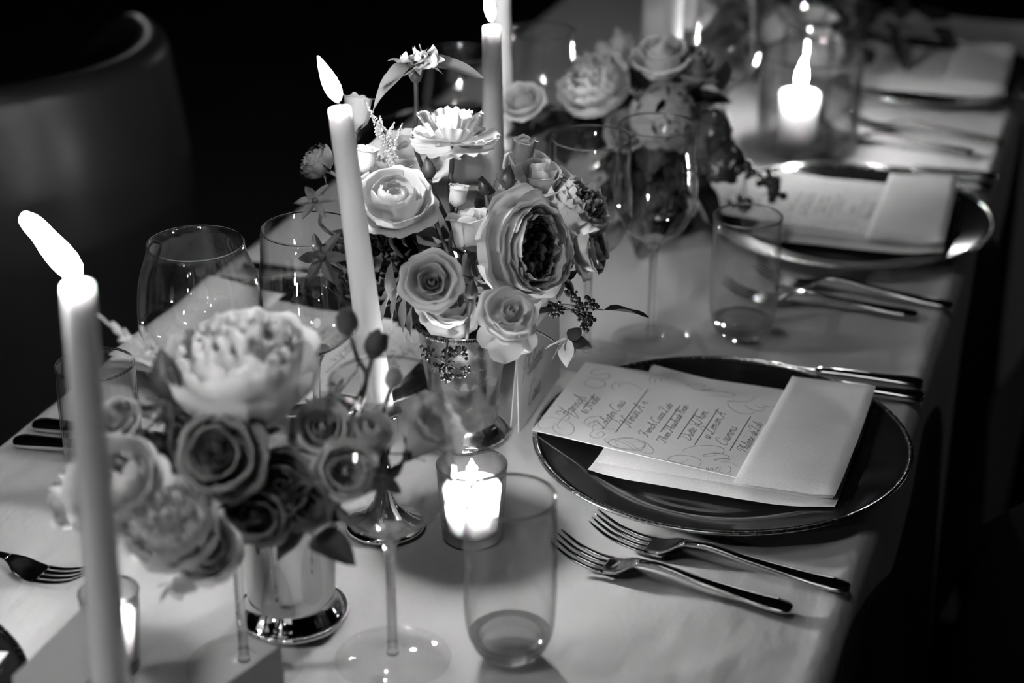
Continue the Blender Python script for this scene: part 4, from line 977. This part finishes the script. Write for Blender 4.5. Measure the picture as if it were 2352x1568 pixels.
flower('tea', (-.4739, 1.3944, .9610), .021, (.3351, -.0496, .8457), m2(.012,.02), 'pale rose at the back of the middle bouquet under the closed bud', 'petal_pale')
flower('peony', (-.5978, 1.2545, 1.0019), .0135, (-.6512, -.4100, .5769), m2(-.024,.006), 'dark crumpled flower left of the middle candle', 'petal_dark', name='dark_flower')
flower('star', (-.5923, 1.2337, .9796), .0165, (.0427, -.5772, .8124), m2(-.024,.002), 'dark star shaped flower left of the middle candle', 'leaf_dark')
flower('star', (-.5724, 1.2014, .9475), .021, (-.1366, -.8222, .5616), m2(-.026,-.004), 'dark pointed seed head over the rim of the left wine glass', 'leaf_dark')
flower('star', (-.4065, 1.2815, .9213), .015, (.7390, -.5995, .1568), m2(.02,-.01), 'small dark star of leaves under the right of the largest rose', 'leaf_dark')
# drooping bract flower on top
t = thing('drooping_flower', 'tall flower with long drooping petals at the top of the middle bouquet', 'flower', (-.5362, 1.3079, 1.0665), frame((0, 0, 1)))
R3_ = frame((0, 0, 1)); L_ = t.location
for px, s, roll in (((-.5542, 1.2791, 1.0444), .046, .2), ((-.5468, 1.2752, 1.0551), .036, -.2), ((-.4979, 1.3070, 1.0612), .048, .3), ((-.5269, 1.3252, 1.0476), .026, 0.), ((-.5309, 1.2721, 1.0612), .018, 0.), ((-.5182, 1.2780, 1.0642), .017, .1), ((-.5595, 1.3192, 1.0585), .028, .1)):
    d = Vector(px) - L_ + Vector((0, 0, .022)); put_leaf(t, 'petal', 'droop', M['petal_shade'], to_local(L_, R3_, L_ + Vector((0, 0, .004))), R3_.transposed() @ d, s, roll)
fl = mesh('floret', *join(*[([(x * math.cos(a) - y * math.sin(a), x * math.sin(a) + y * math.cos(a), z) for x, y, z in leaf_vf(.8, .1, -.9)[0]], leaf_vf()[1]) for a in (0, 2.1, 4.2)]), M['petal_pale'])
rr_ = random.Random(5)
for k in range(14):
    a = k * 2.4; inst('floret', fl, t, (.013 * math.cos(a) * rr_.uniform(.3, 1.2) + .004, .010 * math.sin(a) * rr_.uniform(.3, 1.2), .008 + rr_.uniform(0, .007)), (rr_.uniform(-.7, .7), rr_.uniform(-.7, .7), a), rr_.uniform(.007, .010))
ob('calyx', lathe([(0, .010), (.006, .009), (.0075, .003), (.004, -.006), (0, -.009)], 12), M['leaf_dark'], t)
stem_to(t, R3_, (0, 0, -.004), m2(.002, .01), .0021, M['leaf_dark'], .3)
# plumes, berries and leaves
astilbe((-.5732, 1.2950, 1.0428), m2(-.012, .006), 'pale feathery plume behind the top of the middle candle', .0075, .055, 6)
astilbe((-.4917, 1.3690, .9694), m2(.004, .016), 'thin pale plume before the candle behind the middle bouquet', .003, .03, 2)
berries((-.4760, 1.2085, .8700), m2(.002, -.03), 'dark berry cluster hanging in front of the silver cup', 117, .0185, .0017)
berries((-.3988, 1.2829, .8951), m2(.028, -.012), 'dark berry cluster under the right of the largest rose', 108, .0165, .0017)
sp = sprig((-.3985, 1.2696, .8678), m2(.03, -.006), 'sprig of rounded mottled leaves hanging over the place card', 1, .012, 'leaf_pale', 'oval', spread=.8)
for px, s in (((-.4079, 1.2635, .8622), .021), ((-.3959, 1.2599, .8582), .023), ((-.4111, 1.2664, .8703), .019), ((-.3857, 1.2804, .8688), .022), ((-.3938, 1.2732, .8601), .018), ((-.3921, 1.2830, .8787), .016)):
    c_ = Vector((-.3982, 1.2730, .8746)); put_leaf(sp, 'leaf', 'oval', M['leaf_pale'], c_ - sp.location, Vector(px) - c_, s, .6)
sprig((-.3749, 1.2913, .8951), m2(.03, -.002), 'blackish leaf jutting out right under the largest rose', 3, .038, 'leaf_dark', 'rose')
dr = thing('drooping_leaves', 'long pale petals drooping left of the silver cup', 'foliage', m2(-.03, -.01))
for a_, b_, s in (((-.5036, 1.2056, .9310), (-.5092, 1.1867, .8966), .041), ((-.5123, 1.2138, .9300), (-.5223, 1.1969, .9029), .036), ((-.5217, 1.2188, .9231), (-.5345, 1.1993, .8927), .038), ((-.5028, 1.2097, .9150), (-.5053, 1.1939, .8848), .028), ((-.5298, 1.2347, .9374), (-.5268, 1.2161, .8977), .04)):
    put_leaf(dr, 'leaf', 'long', M['petal_mid'], Vector(a_) - dr.location, Vector(b_) - Vector(a_), s, .5)
ob('stem', tube([Vector(m2(-.02, 0)) - Vector((0, 0, .04)) - dr.location, Vector(m2(-.03, -.01)) - dr.location, Vector((-.5092, 1.2149, .9300)) - dr.location], .0014, 6), M['stem'], dr)
for i, (p, l) in enumerate((((-.4732, 1.2970, .9762), 'curled dark leaves above the white rose bud'), ((-.5155, 1.2913, .9472), 'dark leafy sprig in the middle of the central bouquet'), ((-.5418, 1.2858, .9309), 'dark leaves behind the spiral rose'),
        ((-.4771, 1.2666, .9174), 'dark leaves tucked left of the largest rose'), ((-.4665, 1.3511, .9390), 'dark leaves behind the largest rose'), ((-.4313, 1.3589, .9061), 'dark leaves at the right behind the largest rose'),
        ((-.5879, 1.2992, .9196), 'dark leaves left behind the middle candle'), ((-.4791, 1.2664, .8947), 'small dark leaves just over the silver cup rim'), ((-.5545, 1.2901, .8777), 'dark leaves low at the left of the middle bouquet'), ((-.5192, 1.3184, .9100), 'dark leaves deep inside the middle bouquet'), ((-.4599, 1.3213, .8978), 'dark leaves low behind the largest rose'))):
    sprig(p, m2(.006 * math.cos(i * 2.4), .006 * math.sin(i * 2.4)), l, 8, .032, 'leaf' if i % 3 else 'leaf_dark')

# ---- front bouquet (soft focus)
m1 = lambda a=0., b=0.: mouth(J1, a, b)
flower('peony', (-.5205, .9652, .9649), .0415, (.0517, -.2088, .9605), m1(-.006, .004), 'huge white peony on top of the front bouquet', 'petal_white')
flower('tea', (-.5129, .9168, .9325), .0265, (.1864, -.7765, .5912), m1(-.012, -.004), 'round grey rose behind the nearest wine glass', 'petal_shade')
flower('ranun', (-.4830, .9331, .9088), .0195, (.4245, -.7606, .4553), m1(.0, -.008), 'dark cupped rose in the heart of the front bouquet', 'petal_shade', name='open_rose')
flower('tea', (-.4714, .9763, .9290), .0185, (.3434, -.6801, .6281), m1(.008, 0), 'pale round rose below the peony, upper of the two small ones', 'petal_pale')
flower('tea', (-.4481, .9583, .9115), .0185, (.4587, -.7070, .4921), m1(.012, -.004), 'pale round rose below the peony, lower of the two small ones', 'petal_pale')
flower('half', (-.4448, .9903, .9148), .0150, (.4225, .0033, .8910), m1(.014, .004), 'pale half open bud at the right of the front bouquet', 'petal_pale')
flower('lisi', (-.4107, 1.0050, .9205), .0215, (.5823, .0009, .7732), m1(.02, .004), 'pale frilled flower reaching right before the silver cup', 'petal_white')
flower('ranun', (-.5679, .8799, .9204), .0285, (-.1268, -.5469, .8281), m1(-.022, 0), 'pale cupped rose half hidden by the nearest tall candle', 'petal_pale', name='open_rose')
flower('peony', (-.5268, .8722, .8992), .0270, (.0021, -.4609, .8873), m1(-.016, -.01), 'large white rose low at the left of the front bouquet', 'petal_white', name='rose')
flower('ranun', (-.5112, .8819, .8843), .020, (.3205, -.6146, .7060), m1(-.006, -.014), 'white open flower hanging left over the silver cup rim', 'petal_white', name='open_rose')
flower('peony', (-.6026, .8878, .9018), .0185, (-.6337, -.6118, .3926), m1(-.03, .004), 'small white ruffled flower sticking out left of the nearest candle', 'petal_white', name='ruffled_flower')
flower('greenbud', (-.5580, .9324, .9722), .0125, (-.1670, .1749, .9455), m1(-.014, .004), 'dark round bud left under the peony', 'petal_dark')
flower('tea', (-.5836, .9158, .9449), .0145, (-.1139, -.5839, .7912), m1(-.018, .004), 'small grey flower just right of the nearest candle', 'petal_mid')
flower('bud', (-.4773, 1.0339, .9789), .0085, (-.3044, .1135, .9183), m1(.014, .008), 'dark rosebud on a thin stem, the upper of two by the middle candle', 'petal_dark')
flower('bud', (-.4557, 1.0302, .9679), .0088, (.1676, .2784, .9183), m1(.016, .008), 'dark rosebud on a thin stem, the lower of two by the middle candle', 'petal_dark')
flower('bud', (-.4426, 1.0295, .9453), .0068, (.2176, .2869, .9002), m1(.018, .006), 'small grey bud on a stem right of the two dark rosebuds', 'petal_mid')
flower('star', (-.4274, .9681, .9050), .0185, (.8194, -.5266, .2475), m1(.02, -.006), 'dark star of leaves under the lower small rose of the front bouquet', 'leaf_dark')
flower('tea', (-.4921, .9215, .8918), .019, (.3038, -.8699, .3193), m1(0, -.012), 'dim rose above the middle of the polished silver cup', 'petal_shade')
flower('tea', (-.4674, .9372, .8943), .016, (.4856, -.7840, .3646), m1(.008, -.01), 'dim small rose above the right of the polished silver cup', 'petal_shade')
astilbe((-.6115, .9462, 1.0025), m1(-.014, .008), 'pale feathery plume pointing up left beside the nearest candle', .0055, .06, 7)
astilbe((-.5815, .9180, .9597), m1(-.018, .006), 'pale feathery plume pointing down left into the left tumbler', .006, .05, 5)
sp = sprig((-.5244, .8627, .8666), m1(-.034, -.012), 'sprig with round pale leaves dangling above the cloth', 1, .012, 'leaf_pale', 'oval')
for px, s in (((-.5283, .8520, .8596), .0165), ((-.5106, .8624, .8681), .0175), ((-.5182, .8612, .8593), .013), ((-.5382, .8624, .8639), .012)):
    c_ = Vector((-.5239, .8637, .8683)); put_leaf(sp, 'leaf', 'oval', M['petal_pale'], c_ - sp.location, Vector(px) - c_, s, .6)
for i, (p, l, k) in enumerate((((-.5675, .9443, .9203), 'blackish leaves behind the round grey rose', 'leaf_dark'), ((-.5801, .9305, .9250), 'blackish leaves over the left rose near the tall candle', 'leaf_dark'), ((-.5764, .9413, .9441), 'blackish leaves at the left shoulder of the front bouquet', 'leaf_dark'), ((-.5586, .9576, .9409), 'blackish leaves under the left of the peony', 'leaf_dark'), ((-.5711, .9193, .9196), 'dark leaves beside the pale cupped rose', 'leaf_dark'),
        ((-.5099, .9644, .9203), 'dark leaves under the middle of the peony', 'leaf_dark'), ((-.4842, .9683, .9100), 'dark leaves between the small roses', 'leaf_dark'), ((-.5135, .9362, .8893), 'dark leaves low in the front bouquet', 'leaf_dark'), ((-.5364, .9214, .8993), 'dark leaves over the large white rose', 'leaf'),
        ((-.4652, .9429, .8689), 'dark leaf hanging over the polished silver cup', 'leaf_dark'), ((-.4539, 1.0212, .9246), 'thin leafy stem with narrow leaves by the dark rosebuds', 'leaf'), ((-.4685, 1.0278, .9483), 'thin leafy stem rising to the dark rosebuds', 'leaf'), ((-.4184, 1.0019, .9078), 'small leaves under the pale frilled flower', 'leaf_pale'))):
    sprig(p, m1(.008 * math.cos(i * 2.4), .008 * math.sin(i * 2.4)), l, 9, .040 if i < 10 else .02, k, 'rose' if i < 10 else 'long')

# ---- far bouquet (blurred)
m3 = lambda a=0., b=0.: mouth(J3, a, b)
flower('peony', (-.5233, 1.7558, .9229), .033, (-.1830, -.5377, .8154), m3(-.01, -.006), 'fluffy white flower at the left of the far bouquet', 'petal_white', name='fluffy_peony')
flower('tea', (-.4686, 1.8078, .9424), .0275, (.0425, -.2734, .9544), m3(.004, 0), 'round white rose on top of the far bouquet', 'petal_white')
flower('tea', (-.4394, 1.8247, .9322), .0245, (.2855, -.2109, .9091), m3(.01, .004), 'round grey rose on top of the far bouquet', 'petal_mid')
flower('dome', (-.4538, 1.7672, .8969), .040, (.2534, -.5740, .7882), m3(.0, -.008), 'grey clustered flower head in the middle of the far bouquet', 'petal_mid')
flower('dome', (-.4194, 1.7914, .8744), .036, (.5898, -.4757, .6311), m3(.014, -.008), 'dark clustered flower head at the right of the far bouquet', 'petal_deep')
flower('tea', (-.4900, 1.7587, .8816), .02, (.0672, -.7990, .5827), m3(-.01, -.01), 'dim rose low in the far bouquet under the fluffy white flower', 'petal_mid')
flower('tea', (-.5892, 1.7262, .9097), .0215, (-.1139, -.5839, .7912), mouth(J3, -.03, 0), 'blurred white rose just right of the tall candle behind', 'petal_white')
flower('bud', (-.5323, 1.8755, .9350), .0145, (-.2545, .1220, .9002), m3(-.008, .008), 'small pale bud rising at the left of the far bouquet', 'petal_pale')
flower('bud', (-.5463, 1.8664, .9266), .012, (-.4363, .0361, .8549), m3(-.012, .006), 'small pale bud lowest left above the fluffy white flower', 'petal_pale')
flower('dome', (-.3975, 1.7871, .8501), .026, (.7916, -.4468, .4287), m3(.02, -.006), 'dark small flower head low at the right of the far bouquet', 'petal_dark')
t = sprig((-.4061, 1.8273, .9139), m3(.02, 0), 'single black oval leaf standing against the candle light', 1, .022, 'leaf_dark', 'oval')
put_leaf(t, 'leaf', 'oval', M['leaf_dark'], Vector((-.4060, 1.8269, .9131)) - t.location, Vector((-.4073, 1.8198, .9469)) - Vector((-.4060, 1.8269, .9131)), .036, 1.2)
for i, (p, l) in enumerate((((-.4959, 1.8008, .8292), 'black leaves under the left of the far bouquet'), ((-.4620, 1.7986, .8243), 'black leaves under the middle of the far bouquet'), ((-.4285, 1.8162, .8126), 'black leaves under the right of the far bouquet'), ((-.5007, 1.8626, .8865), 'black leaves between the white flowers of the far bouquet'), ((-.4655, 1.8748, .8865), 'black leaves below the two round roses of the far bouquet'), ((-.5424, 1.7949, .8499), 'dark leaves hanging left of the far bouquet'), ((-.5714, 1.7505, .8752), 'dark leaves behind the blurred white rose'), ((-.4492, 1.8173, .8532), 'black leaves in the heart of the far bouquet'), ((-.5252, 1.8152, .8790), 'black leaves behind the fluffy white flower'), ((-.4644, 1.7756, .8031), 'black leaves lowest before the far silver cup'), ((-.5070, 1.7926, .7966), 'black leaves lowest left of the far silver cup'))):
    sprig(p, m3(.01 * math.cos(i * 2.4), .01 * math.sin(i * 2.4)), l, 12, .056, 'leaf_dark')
berries((-.3739, 1.8004, .8366), m3(.035, -.01), 'blurred dark berry cluster hanging at the right of the far bouquet', 66, .026, .0044, droop=(.02, -.01, -.02))
astilbe((-.5356, 1.7569, .8630), m3(-.02, -.006), 'blurred pale plume under the fluffy white flower', .006, .05, 4)

# ---- farthest bouquet
m4 = lambda a=0., b=0.: mouth(J4, a, b)
flower('anem', (-.4225, 2.4576, .8056), .037, (.2857, -.5148, .7671), m4(.016, -.01), 'white anemone with a black centre near the top edge', 'petal_white')
flower('ranun', (-.4112, 2.4091, .7940), .028, (.3582, -.4191, .7912), m4(.016, -.016), 'bright white flower directly below the anemone', 'petal_white', name='open_rose')
flower('peony', (-.4744, 2.4718, .8001), .032, (.0312, -.3925, .8396), m4(0, 0), 'pale fluffy flower left of the anemone', 'petal_pale')
flower('tea', (-.4505, 2.4115, .7794), .022, (.2132, -.6105, .7429), m4(.004, -.012), 'pale rose under the fluffy flower left of the anemone', 'petal_pale')
flower('tea', (-.5173, 2.4986, .8137), .026, (-.1577, -.4585, .8396), m4(-.012, 0), 'pale rose at the top edge, leftmost of the farthest bouquet', 'petal_pale')
flower('peony', (-.3957, 2.5618, .8084), .03, (.4088, -.2606, .8396), m4(.02, .004), 'grey flower at the top edge right of the anemone', 'petal_mid')
flower('tea', (-.5038, 2.4612, .7758), .022, (-.0999, -.6238, .7006), m4(-.014, -.008), 'grey rose at the lower left of the farthest bouquet', 'petal_mid')
flower('peony', (-.5692, 2.3455, .8479), .028, (-.1071, -.3000, .8880), m4(-.03, -.006), 'blurred pale flower beside the pillar candle at the top edge', 'petal_pale')
for i, (p, l) in enumerate((((-.3389, 2.5245, .8108), 'dark leafy branch spreading right over the far cloth, the upper one'), ((-.3180, 2.4695, .8031), 'dark leafy branch spreading right over the far cloth, the lower one'), ((-.2732, 2.5137, .8135), 'longest dark branch with round leaves at the far right of the cloth'), ((-.3520, 2.4319, .7982), 'dark leaves right under the anemone'), ((-.4800, 2.4126, .7551), 'dark leaves low left in the farthest bouquet'), ((-.4276, 2.4130, .7663), 'dark leaves low in the middle of the farthest bouquet'), ((-.5396, 2.4517, .8054), 'dark leaves at the top edge left in the farthest bouquet'))):
    sprig(p, m4(.01 * math.cos(i * 2.4), .01 * math.sin(i * 2.4)), l, 10, .045, 'leaf_dark', 'oval' if i == 2 else 'rose')
